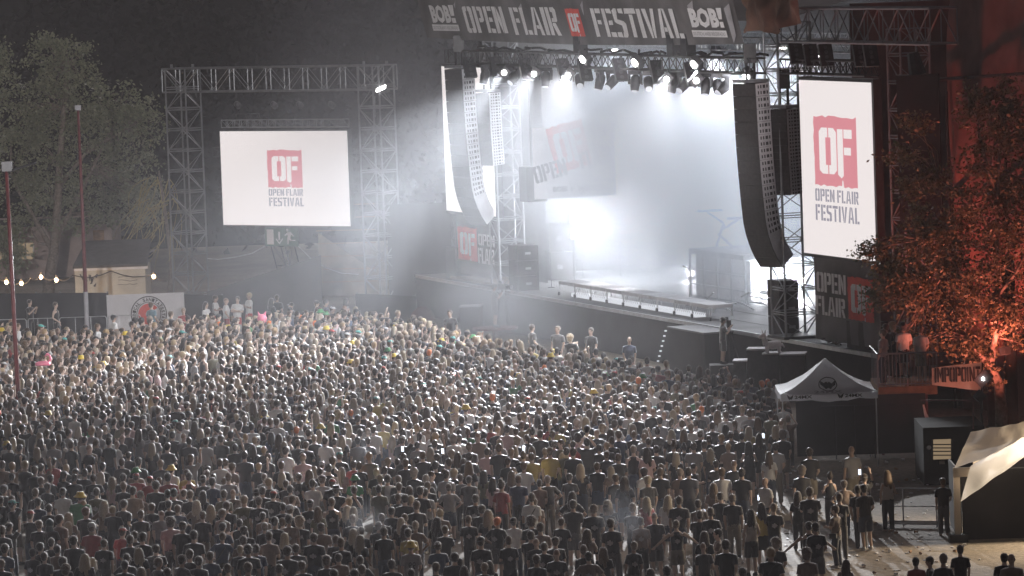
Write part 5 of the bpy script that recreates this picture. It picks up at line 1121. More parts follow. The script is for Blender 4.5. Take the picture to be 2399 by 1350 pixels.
for s in (-1, 1): roofmark(mb, [(.0, .27), (.05 * s, .20), (.09 * s, .30), (.155 * s, .37), (.16 * s, .47), (.08 * s, .40), (.03 * s, .44), (0, .41)][::s])
mb.build('emblem', M['print_black'], t)
sl = Plane(roofpt(0, 0, .97) + Vector((-.02, -.03, .03)), (1, 0, 0), (roofpt(0, 0, .82) - roofpt(0, 0, .97))); mb = MB(); words(mb, '24MX', sl, -.44, .0, .44, .17, .01, .02); mb.build('roof_lettering', M['print_grey'], t)
mb = MB()
for fr in (.14, .66):
    fp = Plane((x0, Yt - .012, 0), (1, 0, 0)); ux = wd * fr; words(mb, '24MX', fp, ux, ez - vh * .72, ux + .55, ez - vh * .30, .01, .03)
    c = fp.p(ux - .13, ez - vh * .5, .01); [mb.poly([c, c + Vector((.1 * s, 0, .08)), c + Vector((.075 * s, 0, -.02)), c + Vector((.02 * s, 0, -.09)), c + Vector((0, 0, -.05))]) for s in (-1, 1)]
mb.build('valance_lettering', M['print_black'], t)
# black scrim behind the gazebo
wl_ = at(1868, 1076, 147.6).x; wr_ = at(2172, 1076, 147.6).x; wz = at(2050, 925, 147.6).z
t = thing('scrim_wall', 'black scrim wall closing off the space behind the gazebo', 'wall', ((wl_ + wr_) / 2, 147.6, 0)); wavy(t, Plane((wl_, 147.6, 0), (1, 0, 0)), 0, .12, wr_ - wl_, wz, 'cloth', 'black_cloth', .05, 18, 40, 10)
mb = MB(); [mb.bar((wl_ + (wr_ - wl_) * f, 147.5, 0), (wl_ + (wr_ - wl_) * f, 147.5, 1.7), .02, 5) for f in (.3, .45, .6)]; mb.bar((wl_ + .8, 147.5, 1.7), (wr_ - .3, 147.5, 1.7), .02, 5); mb.build('fence_tube', M['black_metal'], t)
M['clear_sheet'] = mat('crumpled_plastic', (.6, .6, .62), .3, 0, .1, 5); g = random.Random(12)
t = thing('plastic_strip', 'torn shiny plastic strip hanging at the scrim corner', 'plastic strip', at(2168, 1000, 146.8)); pp = [at(x, y, 146.8) for x, y in ((2163, 948), (2168, 970), (2174, 985), (2170, 998), (2175, 1008), (2168, 1022))]
mb = MB(); mb.tube(pp, [.03, .05, .08, .05, .07, .02], 5); mb.build('strip', M['clear_sheet'], t)
# container with lit hatch
Yc = 139.6; cl, cr_ = at(2166, 1140, Yc).x, at(2310, 1140, Yc).x; cz = at(2240, 1000, Yc).z
t = thing('booth', 'dark booth with a lit barred hatch and round badge', 'booth', ((cl + cr_) / 2, Yc + 1.5, 0)); MB().box(((cl + cr_) / 2, Yc + 1.5, cz / 2), (cr_ - cl, 3, cz)).build('wall', M['booth'], t)
cp_ = Plane((cl, Yc, 0), (1, 0, 0)); h_ = panel(t, cp_, 2184, 1030, 2229, 1075, 'hatch', 'warm_window', .02, .03); mb = MB(); [mb.bar(cp_.p(*cp_.hit(2184, y), .07), cp_.p(*cp_.hit(2229, y), .07), .018, 5) for y in (1041, 1049, 1057, 1066)]; [mb.bar(cp_.p(*cp_.hit(x, 1030), .06), cp_.p(*cp_.hit(x, 1076), .06), .025, 5) for x in (2184, 2229)]; mb.build('hatch_bar', M['black_metal'], h_)
c = cp_.p(*cp_.hit(2176, 1048), .05); MB().tube([c, c + Vector((0, -.03, 0))], .065, 12).build('badge', M['print_white'], t); panel(t, cp_, 2200, 1080, 2213, 1087, 'sticker', 'plywood', .03, .02)
mb = MB(); [mb.bar(cp_.p(*cp_.hit(*p0), .04), cp_.p(*cp_.hit(*p1), .04), .03, 4) for p0, p1 in (((2157, 938), (2280, 938)), ((2280, 938), (2280, 1005)))]; mb.build('upper_frame', M['red_paint'], t)
# balcony
Yb = 148.2; bl, br = at(2058, 905, Yb).x, at(2196, 905, Yb).x; bz = at(2110, 906, Yb).z; rz_ = at(2110, 828, Yb).z
t = thing('balcony', 'red-lit raised viewing platform with bar railing', 'balcony', ((bl + br) / 2, Yb + 1.6, 0)); MB().box(((bl + br) / 2, Yb + 1.6, bz - .14), (br - bl, 3.2, .28)).build('floor', M['wood'], t)
mb = MB(); mb.bar((bl, Yb, rz_), (br, Yb, rz_), .03, 6); mb.bar((bl, Yb, bz + .08), (br, Yb, bz + .08), .02, 5); mb.bar((bl, Yb, rz_), (bl, Yb + 3, rz_), .03, 6)
for k in range(17): xx = bl + (br - bl) * k / 16; mb.bar((xx, Yb, bz), (xx, Yb, rz_), .012 if k % 8 else .03, 4)
for k in range(8): yy = Yb + 3 * k / 8; mb.bar((bl, yy, bz), (bl, yy, rz_), .012, 4)
mb.build('railing', M['steel'], t); mb = MB(); [mb.bar((xx, yy, 0), (xx, yy, bz - .28), .05, 6) for xx in (bl + .1, br - .35) for yy in (Yb + .1, Yb + 3.1)]; mb.build('post', M['red_paint'], t)
# hand painted cloth banner
Yi = 146.6; ip = Plane(at(2183, 900, Yi), (1, 0, 0)); t = thing('painted_banner', 'hand-painted pale cloth banner tied to the balcony railing', 'banner', at(2240, 880, Yi))
q_ = [ip.hit(*p_) for p_ in ((2183, 902), (2298, 916), (2300, 849), (2183, 862))]
MB().sheet(lambda a, b: ip.p(*[(q_[0][i] * (1 - a) + q_[1][i] * a) * (1 - b) + (q_[3][i] * (1 - a) + q_[2][i] * a) * b for i in (0, 1)], .03 * math.sin(a * 11)), 24, 6).build('cloth', M['cream_cloth'], t, True)
mb = MB(); lp = Plane(at(2190, 897, Yi), (1, 0, .0)); stencil(mb, 'IMPOPOINT', lp, *wr(lp, 2190, 2297, 896, 862), off=.06, gap=.05, rag=.03); mb.build('lettering', M['print_black'], t)
c = at(2303, 888, 146.4); lit('small bright lamp beside the painted banner', c, (-.2, -1, -.1), 25, .03, R(140), lens=.045, name='small_lamp', cat='lamp'); 
t = thing('lamp_pole', 'thin dark pole with the small lamp, right of the painted banner', 'pole', (at(2300, 1080, 147).x, 147, 0)); MB().bar((at(2300, 1080, 147).x, 147, 0), at(2300, 850, 147), .04, 6).build('shaft', M['black_metal'], t)
for i, (x, Yp, r_, yt_, lab) in enumerate(((2326, 153.5, .17, 700, 'dark red painted pillar right behind the glowing trunk'), (2372, 153.6, .22, 600, 'thick black covered pillar at the right among red leaves'))):
    b = at(x, 1000, Yp); t = thing('pillar', lab, 'pillar', (b.x, Yp, 0)); MB().tube([(b.x, Yp, 0), (b.x, Yp, at(x, yt_, Yp).z)], r_, 10).build('shaft', M['red_paint' if i == 0 else 'black_cloth'], t, True); MB().tube([(b.x, Yp, 0), (b.x, Yp, .25)], r_ * 1.4, 10).build('base', M['black_metal'], t)
# marquee at the right edge
Ym = 126.4; px_ = at(2246, 1275, Ym).x; me_z = at(2240, 1098, Ym).z; xe = px_ + 4.2; t = thing('marquee', 'cream marquee with a sagging flap at the right edge', 'marquee', (px_ + 2, Ym + 1.5, 0))
Bx = at(2274, 1012, Ym + 3.2).x + .12; [MB().box((xx, yy, me_z / 2), (.17, .17, me_z)).build('post', M['cream_cloth'], t) for xx, yy in ((px_, Ym + .1), (xe, Ym + .1), (Bx, Ym + 3.1), (xe, Ym + 3.1))]
MB().box((px_, Ym + .1, .1), (.5, .5, .2)).build('foot_weight', M['black_metal'], t)
A = at(2236, 1096, Ym); B = at(2274, 1012, Ym + 3.2); Cc = at(2399, 988, Ym + 2.6); 
def quad(p0, p1, p2, p3, nm, m, sagz=.0, nu=12, nv=8, seed=1):
    def fn(a, b):
        p_ = (p0 * (1 - a) + p1 * a) * (1 - b) + (p3 * (1 - a) + p2 * a) * b; return p_ + Vector((0, 0, -sagz * math.sin(a * 3.14) * math.sin(b * 3.14) + .05 * noise.noise(Vector((a * 5, b * 5, seed)))))
    return MB().sheet(fn, nu, nv).build(nm, M[m], t, True)
quad(A, at(2410, 1040, Ym + .6), at(2420, 985, Ym + 2.4), B, 'roof', 'cream_cloth', .10, 16, 8)
quad(at(2274, 1092, Ym - .1), at(2405, 1022, Ym - .15), at(2405, 1068, Ym - .7), at(2250, 1176, Ym - .5), 'flap', 'white_cloth', .16, 18, 8, 5)
quad(at(2262, 1104, Ym + .05), at(2380, 1055, Ym + .1), at(2396, 1030, Ym + .2), at(2300, 1075, Ym + .15), 'lining', 'cream_cloth', .05, 8, 4, 7)
mb = MB(); mb.box((px_ + 2.2, Ym + .35, (me_z - .08) / 2), (4.1, .06, me_z - .08)); mb.box((px_ + .12, Ym + 1.9, (me_z - .12) / 2), (.05, 3.0, me_z - .12)); mb.build('side_wall', M['black_cloth'], t)
MB().box((px_ + .35, Ym - .02, me_z - .1), (.9, .1, .25)).build('beam', M['cream_cloth'], t)
# wide barrier in front
p0, q0 = at(2071, 1240, 129.9), at(2216, 1246, 129.3); p0.z = q0.z = 0
t = thing('crowd_barrier', 'wide steel gate barrier on bare ground by the marquee', 'barrier', p0); barrier(t, p0, q0, 1.12, 'alu', 1); mb = MB(); mb.bar(p0 + ZD * .62, q0 + ZD * .62, .016, 5); [mb.bar(p0.lerp(q0, f) + ZD * .05, p0.lerp(q0, f) + ZD * 1.1, .022, 5) for f in (.32, .86)]; mb.slab([p0 + ZD * .1, q0 + ZD * .1, q0 + ZD * .22, p0 + ZD * .22], (0, .02, 0)); mb.build('cross_bar', M['alu'], t)
# site lamps: red tree lamp, red sheet lamps, warm work lamp beside the marquee
def lampbox(name, label, p, aim, power, c, size, spot):
    t = thing(name, label, 'lamp', p); d = Vector(aim).normalized(); e = d.orthogonal().normalized(); f = d.cross(e); MB().box(Vector(p) - d * .15, (.3, .22, .24), 0, (e, f, d)).build('housing', M['gunmetal'], t)
    L = bpy.data.lights.new(name + '_beam', 'SPOT'); L.energy = power; L.color = c; L.spot_size = spot; L.spot_blend = .7; L.shadow_soft_size = size
    o = bpy.data.objects.new(name + '_beam', L); col.objects.link(o); o.parent = t; o.location = d * .05; o.rotation_euler = (-d).to_track_quat('Z', 'Y').to_euler(); return t
c = at(2385, 1000, 148.0); c.z = .4; tgt = at(2300, 600, 152.3); lampbox('red_uplight', 'red uplight at the foot of the glowing tree', c, tgt - c, P_RED, (1, .23, .15), .15, R(78))
c = at(2352, 812, 151.2); tgt = at(2300, 560, 152); lampbox('red_uplight', 'red lamp clamped in the fork of the glowing tree', c, tgt - c, P_RED * .05, (1, .2, .13), .08, R(165))
c = at(2290, 925, 144.2); tgt = at(2105, 800, 149.5); lampbox('red_uplight', 'red lamp on the booth roof aimed at the balcony', c, tgt - c, P_RED * .035, (1, .25, .16), .1, R(75))
c = S(43.5, -1.5, .6); tgt = S(44.5, 2.2, 12); lampbox('red_uplight', 'red uplight below the scaffold sheet', c, tgt - c, P_RED * .8, (1, .16, .10), .2, R(110))
c = at(2330, 1020, 129.8); c.z = 3.6; c.x += 1.8; c = Vector((17.2, 127.4, 3.4)); lampbox('work_lamp', 'warm work lamp under the marquee roof', c, Vector((-.75, -.12, -.62)), P_WARM, (1, .80, .56), .25, R(120))

# beam lamps that sweep the crowd, one added to brighten the gazebo, ceiling washes over the stage
for i, (x, tg) in enumerate(((1180, (-13, 168, 1)), (1250, (-9, 148, 1)), (1330, (-4, 136, 1)), (1560, (-1, 134, 1)), (1630, (9.2, 146, 4)))):
    a, z = stb(x, 150, -1.85); c = S(a, -1.85, 11.3); d = Vector(tg) - c
    lit(['beam lamp aimed at the left crowd, near the far tower', 'beam lamp aimed at the left crowd, right of the far tower', 'beam lamp aimed at the middle crowd', 'beam lamp aimed at the front crowd, beside the second hoist', 'added beam lamp brightening the gazebo from behind'][i], c, d, P_BEAM * (.7, .7, 1, 1, .3)[i], .12, R(28 if i < 4 else 13), lens=.10, name='beam_lamp', grp='beam lamps on the front truss')
for i, (a, b_, tg) in enumerate(((0, 5, (2, 5, 2)), (12, 5, (12, 4, 2)), (22, 5, (21, 4, 2)), (8, 9.5, (8, 8, 2)), (20, 9.5, (20, 8, 3)))):
    c = S(a, b_, 11.9); lit(['wash lamp over the far end of the stage', 'wash lamp over the middle of the stage', 'wash lamp over the near end of the stage', 'rear wash lamp over the flight case', 'rear wash lamp over the riser'][i], c, S(*tg) - c, P_WASH, .35, R(130), lens=.16, name='wash_lamp', grp='wash lamps under the stage roof', colr=(.93, .95, 1))
# front-of-house lamps on a mast beside the viewing point
p_ = Vector((-14, 62, 15.5)); t = thing('lighting_mast', 'front-of-house lighting mast with two spotlights', 'mast', (-14, 62, 0)); MB().bar((-14, 62, 0), (-14, 62, 15.2), .12, 8).build('shaft', M['steel'], t)
for i, (tg, pw, an) in enumerate(((S(11, 0, 9.5), P_FOH, 9.5), (Vector((-17.5, 230, 7.8)), P_FOH * .75, 11.5))):
    q_ = p_ + Vector((i * .8 - .4, 0, 0)); d = (tg - q_).normalized(); e = d.orthogonal().normalized(); MB().box(q_ - d * .35, (.5, .5, .6), 0, (e, d.cross(e), d)).build('lamp_head', M['gunmetal'], t)
    L = bpy.data.lights.new('spotlight_beam', 'SPOT'); L.energy = pw; L.color = (1, .96, .95); L.spot_size = R(an); L.spot_blend = .35; L.shadow_soft_size = .3; o = bpy.data.objects.new('spotlight_beam', L); col.objects.link(o); o.parent = t; o.location = q_ - wloc(t); o.rotation_euler = (-d).to_track_quat('Z', 'Y').to_euler()
# ------------------------------------------------------------------ crew and other people who stand apart
def person_at(px, py, label, hair, top, face=None, z=0.0, Y=None, pose='relax', scale=1.0, **kw):
    h = 1.655 * scale + z
    p_ = onz(px, py, h) if Y is None else at(px, py, Y)
    loc = Vector((p_.x, p_.y, z)); f = facing(loc) if face is None else R(face)
    return build_person(loc, f, hair, top, pose, label=label, scale=scale, **kw)
N_SPECIAL = 0
SPEC = [(70, 709, 'photographer in black standing at the scrim fence, far left', 's', 'K', -120, 'phone'), (131, 715, 'person in black tank top standing alone before the scrim fence', 's', 'T', -110, 'relax'),
 (482, 714, 'medic in white shirt at the left end of the medic group', 'l', 'W', -120, 'fold'), (502, 699, 'dark-haired medic in white shirt, arms crossed', 's', 'W', -100, 'fold'), (529, 705, 'medic in white shirt turned sideways, hand on hip', 'x', 'W', -80, 'hips'),
 (551, 702, 'medic in white shirt facing the camera, third in the standing line', 's', 'W', 170, 'fold'), (580, 693, 'tallest medic in white shirt at the right end of the group', 'f', 'W', 120, 'fold'),
 (357, 715, 'broad person in pale blue shirt in front of the first-aid banner', 's', 'G', -40, 'relax'), (402, 736, 'person in black in front of the right edge of the first-aid banner', 's', 'K', -60, 'relax'), (430, 728, 'grey-haired person in red jacket beside the first-aid banner', 'f', 'R', 175, 'fold'), (265, 745, 'person in white top and black cap below the first-aid banner', 'k', 'W', -60, 'relax'),
 (635, 706, 'dark-haired crew member left of the one in a black cap', 'l', 'K', -60, 'fold'), (649, 698, 'crew member in black with cap before the tarpaulin wall', 'k', 'K', -20, 'relax'), (681, 716, 'crew member in dark cap bending over before the tarpaulin wall', 'k', 'D', 120, 'fold'),
 (739, 711, 'crew member in black cap facing right under the board wall', 'k', 'K', -90, 'relax'), (764, 709, 'crew member in navy shirt with folded arms under the board wall', 's', 'N', -90, 'fold'), (808, 706, 'long-haired person in grey top under the board wall', 'l', 'G', -60, 'relax'),
 (1058, 734, 'security guard in black in the pit by the far camera table', 's', 'K', 165, 'relax'), (1247, 768, 'crew member half hidden by smoke in the pit', 's', 'D', -60, 'relax'), (1303, 772, 'faint crew member in the pit smoke facing the crowd', 's', 'D', 150, 'relax'),
 (1340, 792, 'fair curly-haired photographer in black in the pit', 'C', 'K', -30, 'phone'), (1381, 776, 'bearded security guard in black t-shirt standing in the pit', 's', 'K', 150, 'relax'), (1470, 797, 'security guard in navy shirt in the pit, facing the crowd', 'x', 'N', 175, 'relax')]
for i, (px, py, lb_, hr, tp_, fc, po) in enumerate(SPEC):
    med = 'medic in' in lb_; g = random.Random(100 + i)
    person_at(px, py, lb_, hr, tp_, fc, 0, None, po, 1.04, g=g, group='medics by the tarpaulin wall' if med else None, legs='shorts' if med else 'long', legc=(.42, .05, .04) if med else (.02, .02, .022), topc=(.16, .25, .30) if 'pale blue' in lb_ else None)
YC = 196.0; zt_ = at(1160, 767, YC).z
person_at(1157, 664, 'camera operator in black on the red platform, far side', 's', 'K', -75, zt_, YC, 'phone', 1.03, legs='shorts', legc=(.03, .03, .035))
zr_ = .35
YR = 174.8; zr_ = at(1690, 750, YR).z - 1.655
person_at(1690, 750, 'camera operator with headphones beside the stage ramp, near side', 'k', 'K', -75, zr_, YR, 'phone', 1.0, legs='shorts', legc=(.02, .02, .02))
b = at(1694, 860, YR); solo(MB().box((b.x, YR, zr_ / 2), (1.0, .9, zr_)), 'camera_riser', M['pa_black'], 'small black riser under the near camera operator', 'riser', (b.x, YR, 0))
def video_camera(label, p, tgt, zb):
    d = Vector((tgt - p).xy.to_3d()).normalized(); e = Vector((-d.y, d.x, 0)); t = thing('video_camera', label, 'camera', (p.x, p.y, zb), 'broadcast cameras in the pit')
    MB().box(p, (.48, .17, .24), 0, (d, e, ZD)).build('camera_body', M['gunmetal'], t); MB().tube([p + d * .24, p + d * .42, p + d * .55], [.07, .085, .10], 10).build('lens', M['black_metal'], t)
    MB().box(p - d * .18 + ZD * .19 + e * .08, (.2, .12, .12), 0, (d, e, ZD)).build('viewfinder', M['black_metal'], t); hz = p.z - zb - .15
    mb = MB(); [mb.bar(p - ZD * .15, Vector((p.x, p.y, zb)) + d * (.42 * math.cos(k * 2.094)) + e * (.42 * math.sin(k * 2.094)), .022, 5) for k in range(3)]; mb.tube([p - ZD * .22, p - ZD * .1], .07, 8); mb.build('tripod', M['black_metal'], t); return t
p_ = at(1178, 672, YC); video_camera('broadcast camera on a tripod on the red platform', p_, S(16, 3, 3), zt_)
p_ = at(1707, 757, YR + .3); video_camera('broadcast camera on a tripod beside the stage ramp', p_, S(16, 3, 3), zr_)
for i, (px, py, lb_, hr, tp_, fc, Yp) in enumerate(((2066, 788, 'spectator in grey at the left corner of the balcony railing', 's', 'G', 60, 149.0), (2116, 764, 'spectator in white shirt lit pink in the middle of the balcony', 'c', 'W', 20, 151.0), (2158, 778, 'spectator in light shirt and shorts behind leaves on the balcony', 's', 'W', 10, 149.6),
        (2076, 762, 'spectator with black cap at the back of the balcony', 'k', 'K', 30, 151.1), (2094, 752, 'spectator with curly hair at the back of the balcony', 'C', 'D', 40, 151.3))):
    person_at(px, py, lb_, hr, tp_, fc, bz, Yp, 'relax', 1.0, legs='shorts' if i in (1, 2) else 'long', group='spectators on the balcony', g=random.Random(300 + i))
N_SPECIAL = len(SPEC) + 2 + 5

# ------------------------------------------------------------------ the near part of the crowd, one by one
near = folk[:300 - N_SPECIAL]; far = folk[300 - N_SPECIAL:]
from collections import Counter
HAND = {(960, 1279): 'person in yellow bucket hat and pale shirt with number 99', (699, 1223): 'person with fair curly hair in black printed t-shirt with white lettering'}
for i, q in enumerate(near):          # how each one stands and what is on the shirt
    g = q['g'] = random.Random(1000 + i); q['size'] = g.uniform(.91, 1.07) * (.965 if q['hair'] in FEM else 1.0); q['turn'] = g.gauss(0, .22)
    pose = g.choices(['relax', 'down', 'hips', 'fold', 'phone'], [5, 3, .9, 1.6, .8])[0]
    if '^' in q['fl']: pose = g.choice(['film', 'up', 'film', 'head'])
    if '!' in q['fl']: pose = 'phone'
    if '~' in q['fl']: pose = 'wide'
    q['pose'] = pose; q['fem'] = q['hair'] in FEM or (q['hair'] in 'fCkrw' and g.random() < .15)
    q['mark'] = next((hl for (hx, hy), hl in HAND.items() if abs(q['px'] - hx) < 6 and abs(q['py'] - hy) < 6), None)
    q['print'] = q['top'] in 'KDNTVO' and g.random() < .42 and not q['mark'] and '/' not in q['fl'] and q['hair'] not in 'lb'
TW = dict(K='black', D='charcoal', G='grey', W='white', N='navy', R='red', P='pink', Y='yellow', E='green', O='olive', T='black vest', V='brown', Z='strappy top', A='bare back')
LH = dict(s='dark head', f='fair head', l='long dark hair', b='blonde', u='hair bun', c='dark curls', C='fair curls', x='shaved head', k='black cap', r='red cap', y='yellow hat', w='white cap', o='orange hair', g='green hat', t='teal cap', h='grey beanie', B='black brimmed hat', H='dark hood')
def act(q):
    if '^' in q['fl']: return {'up': 'one arm up', 'head': 'hands on head'}.get(q['pose'], 'both arms up')
    if '!' in q['fl']: return 'holding a phone'
    if '~' in q['fl']: return 'arms spread'
    if '/' in q['fl']: return 'bag strap'
    if q['pose'] == 'hips': return 'hands on hips'
    if q['print']: return 'print behind'
    return ''
key = lambda q: (q['hair'], q['top'], act(q))
cnt = Counter((q['hair'], q['top']) for q in near); c2 = Counter(key(q) for q in near); LM = [q for q in near if cnt[(q['hair'], q['top'])] == 1]
ORD = 'nearest second third fourth fifth sixth seventh eighth ninth tenth eleventh twelfth'.split()
def relation(q, m):
    dx, dy = q['px'] - m['px'], q['py'] - m['py']
    if abs(dx) > abs(dy) * 1.2: return 'right of' if dx > 0 else 'left of'
    return 'before' if dy > 0 else 'behind'
pools = {}
for q in near:
    t_ = TOPT[q['top']].replace('t-shirt', 'tee'); a_ = act(q); q['base'] = (f"person with {HAIRT[q['hair']]} in {t_}" if a_ != 'print behind' else f"person with {HAIRT[q['hair']]} in printed {t_}") + (', ' + a_ if a_ and a_ != 'print behind' else '')
    q['c'] = []
    for m in LM:
        if m is q: continue
        d = math.hypot(q['px'] - m['px'], (q['py'] - m['py']) * 1.5); r = relation(q, m); pools.setdefault((key(q), r, id(m)), []).append((d, id(q))); q['c'].append((d, r, m))
for v in pools.values(): v.sort()
used = set()
for q in near:
    if q['mark']: q['label'] = q['mark']; used.add(q['mark']); continue
    if c2[key(q)] == 1: q['label'] = q['base']; used.add(q['label']); continue
    opts = []
    for d, r, m in q['c']:
        k = [i for _, i in pools[(key(q), r, id(m))]].index(id(q)); lab = f"{q['base']}, {ORD[k] + ' ' if k else ''}{r} {LH[m['hair']]} in {TW[m['top']]}" if k < 12 else ''
        if k < 12 and len(lab.split()) <= 16: opts.append((d * (1 + 1.3 * k), lab))
    opts.sort(); q['label'] = next((l for _, l in opts if l not in used), q['base']); used.add(q['label'])
phones = []
for q in near:
    g = q['g']; sc_h = q['size']; p_ = onz(q['px'], q['py'], 1.655 * sc_h); loc = Vector((p_.x, p_.y, 0)); f = facing(loc) + q['turn']
    if '=' in q['fl']: f = R(g.choice([95, 60, -110, 130, -60]))
    if q['px'] > 2130 and q['py'] < 1200: f = R(100)
    legs = g.choices(['long', 'shorts', 'skirt'], [6, 4, 1.4 if q['fem'] else 0])[0]
    if q['hair'] == 'l' and q['top'] == 'Z': legs = 'shorts'
    b = build_person(loc, f, q['hair'], q['top'], q['pose'], q['fem'], legs, None, q['label'], 'people in the near part of the crowd', sc_h, '/' in q['fl'], g, backcap=g.random() < .35)
    q['obj'] = b
    if q['print']: mobj(g.choice(PRINTS), 'shirt_print', b)
    if q['mark']:
        bp2 = Plane((.16, -.165, 1.0), (-1, 0, 0)); mb = MB()
        if '99' in q['mark']: words(mb, '99', bp2, .07, .12, .25, .30, .0, .02)
        else: words(mb, 'ALLE', bp2, .04, .22, .28, .34, 0, .03)
        me = mb.mesh('lettering', M['print_black'] if '99' in q['mark'] else M['print_grey']); mobj(me, 'lettering', b)
    if '!' in q['fl']: phones.append((b, q))
PHL = {}
for b, q in phones:
    mw = Matrix.Translation(b.location) @ Matrix.Rotation(b.rotation_euler.z, 4, 'Z') @ Matrix.Scale(b.scale[0], 4)
    c = mw @ Vector((0, .37, 1.46)); t = thing('phone', ' '.join(('lit phone held by ' + q['label'].replace('person with ', '').replace(', holding a phone', '')).split()[:16]), 'phone', c, 'lit phones in the crowd', b.rotation_euler.z)
    bo = MB().box((0, 0, 0), (.08, .012, .16)).mesh('phone_body', M['black_metal']); mobj(bo, 'phone_body', t); mobj(MB().box((0, -.008, 0), (.072, .006, .148)).mesh('display', M['phone']), 'display', t)
for x, y, zz, lb_ in ((943, 1052, 1.95, 'lit phone held high by the white cap in the crowd'), (1037, 1057, 1.95, 'lit phone held up left of the curly fair hair'), (1788, 1021, 1.4, 'bright phone glowing near the gazebo leg'), (2014, 1106, 1.75, 'bright phone held up in front of the printed grey shirt'), (1778, 1166, 1.0, 'white phone glow low over the bare ground'), (1227, 1050, 1.8, 'bluish phone screen beside a fair head')):
    c = onz(x, y, zz); t = thing('phone', lb_, 'phone', c, 'lit phones in the crowd'); MB().box(c, (.08, .012, .16)).build('phone_body', M['black_metal'], t); MB().box(c + Vector((0, -.008, 0)), (.074, .006, .15)).build('display', M['phone'], t)

# ------------------------------------------------------------------ the far mass of the crowd, one object
def low(me, target):
    o = bpy.data.objects.new('tmp', me); col.objects.link(o)
    n = sum(len(p_.vertices) - 2 for p_ in me.polygons); d = o.modifiers.new('d', 'DECIMATE'); d.ratio = min(1, target / n); tr = o.modifiers.new('t', 'TRIANGULATE')
    dg = bpy.context.evaluated_depsgraph_get(); dg.update(); m2 = bpy.data.meshes.new_from_object(o.evaluated_get(dg)); bpy.data.objects.remove(o)
    v = np.empty(len(m2.vertices) * 3, np.float32); m2.vertices.foreach_get('co', v); f = np.empty(len(m2.polygons) * 3, np.int32); m2.polygons.foreach_get('vertices', f); bpy.data.meshes.remove(m2)
    return v.reshape(-1, 3), f.reshape(-1, 3)
_lp = {}
def lp(target, *k):
    if k not in _lp: _lp[k] = low(pm(*k), target)
    return _lp[k]
def inside(poly, x, y):
    c = False; n = len(poly)
    for i in range(n):
        (x0, y0), (x1, y1) = poly[i], poly[(i + 1) % n]
        if (y0 > y) != (y1 > y) and x < (x1 - x0) * (y - y0) / (y1 - y0) + x0: c = not c
    return c
REG = [(-60, 752), (20, 756), (60, 772), (120, 770), (200, 772), (300, 765), (330, 752), (420, 752), (470, 742), (600, 742), (700, 728), (760, 722), (830, 724), (900, 732), (960, 742), (1000, 756), (1100, 778), (1160, 800), (1290, 812), (1380, 828), (1440, 842), (1520, 848), (1600, 856), (1690, 864), (1740, 878), (1800, 890), (1828, 908), (1845, 960), (1850, 1000), (1560, 1003), (1555, 1030), (-60, 1030)]
mass = []; cells = {}
def free(x, y, r):
    ci, cj = int(x // 1.0), int(y // 1.0)
    for i in range(ci - 1, ci + 2):
        for j in range(cj - 1, cj + 2):
            for a, b in cells.get((i, j), ()):
                if (a - x) ** 2 + (b - y) ** 2 < r * r: return False
    return True
def put(x, y): cells.setdefault((int(x // 1.0), int(y // 1.0)), []).append((x, y))
for q in near: put(q['obj'].location.x, q['obj'].location.y)
for i, q in enumerate(far):
    p_ = onz(q['px'], q['py'], 1.655); mass.append((p_.x, p_.y, q['hair'], q['top'], q['fl'])); put(p_.x, p_.y)
g = random.Random(77); SET_H = 'ssssssss' * 5 + 'ffflll' * 5 + 'bbb' * 5 + 'kkuCcxp' * 5 + 'kkrwwyogt'; SET_T = 'KKKKKKKKKDDDDGGGGWWWWWNVOTT' * 3 + 'PRYEPNV'
(xa, ya), (xb, yb) = (-24, 140), (14, 206)
for _ in range(130000):
    x, y = g.uniform(xa, xb), g.uniform(ya, yb); px, py = proj((x, y, 1.655))
    if not (-60 < px < 1900) or not inside(REG, px, py): continue
    # crowd is looser towards the back (towards the camera)
    r = .50 if py < 900 else .50 + .26 * (py - 900) / 130
    if px > 1500: r += .1
    if 350 < px < 515 and abs(py - (893 - (px - 350) * .30)) < 20: continue
    if not free(x, y, r): continue
    put(x, y); h = g.choice(SET_H); mass.append((x, y, h, g.choice(SET_T), '^' if g.random() < .05 else ('!' if g.random() < .03 else '')))
V, F_, COL = [], [], []; off = 0
_g = random.Random(3); _v, _f = [], []
for k in range(70):
    d = Vector((_g.gauss(0, 1), _g.gauss(0, 1) - .2, abs(_g.gauss(0, 1)) * .9 - .1)).normalized(); c = Vector((0, -.012, 1.68)) + Vector((d.x * .094, d.y * .108, d.z * .108)); e = d.orthogonal().normalized() * .005; d2 = (d + Vector((_g.gauss(0, .4), _g.gauss(0, .4), _g.gauss(0, .4)))).normalized()
    _v += [c + e, c - e, c + d2 * _g.uniform(.015, .035)]; _f.append((3 * k, 3 * k + 1, 3 * k + 2))
WISP = (np.array([tuple(q_) for q_ in _v], np.float32), np.array(_f, np.int32))
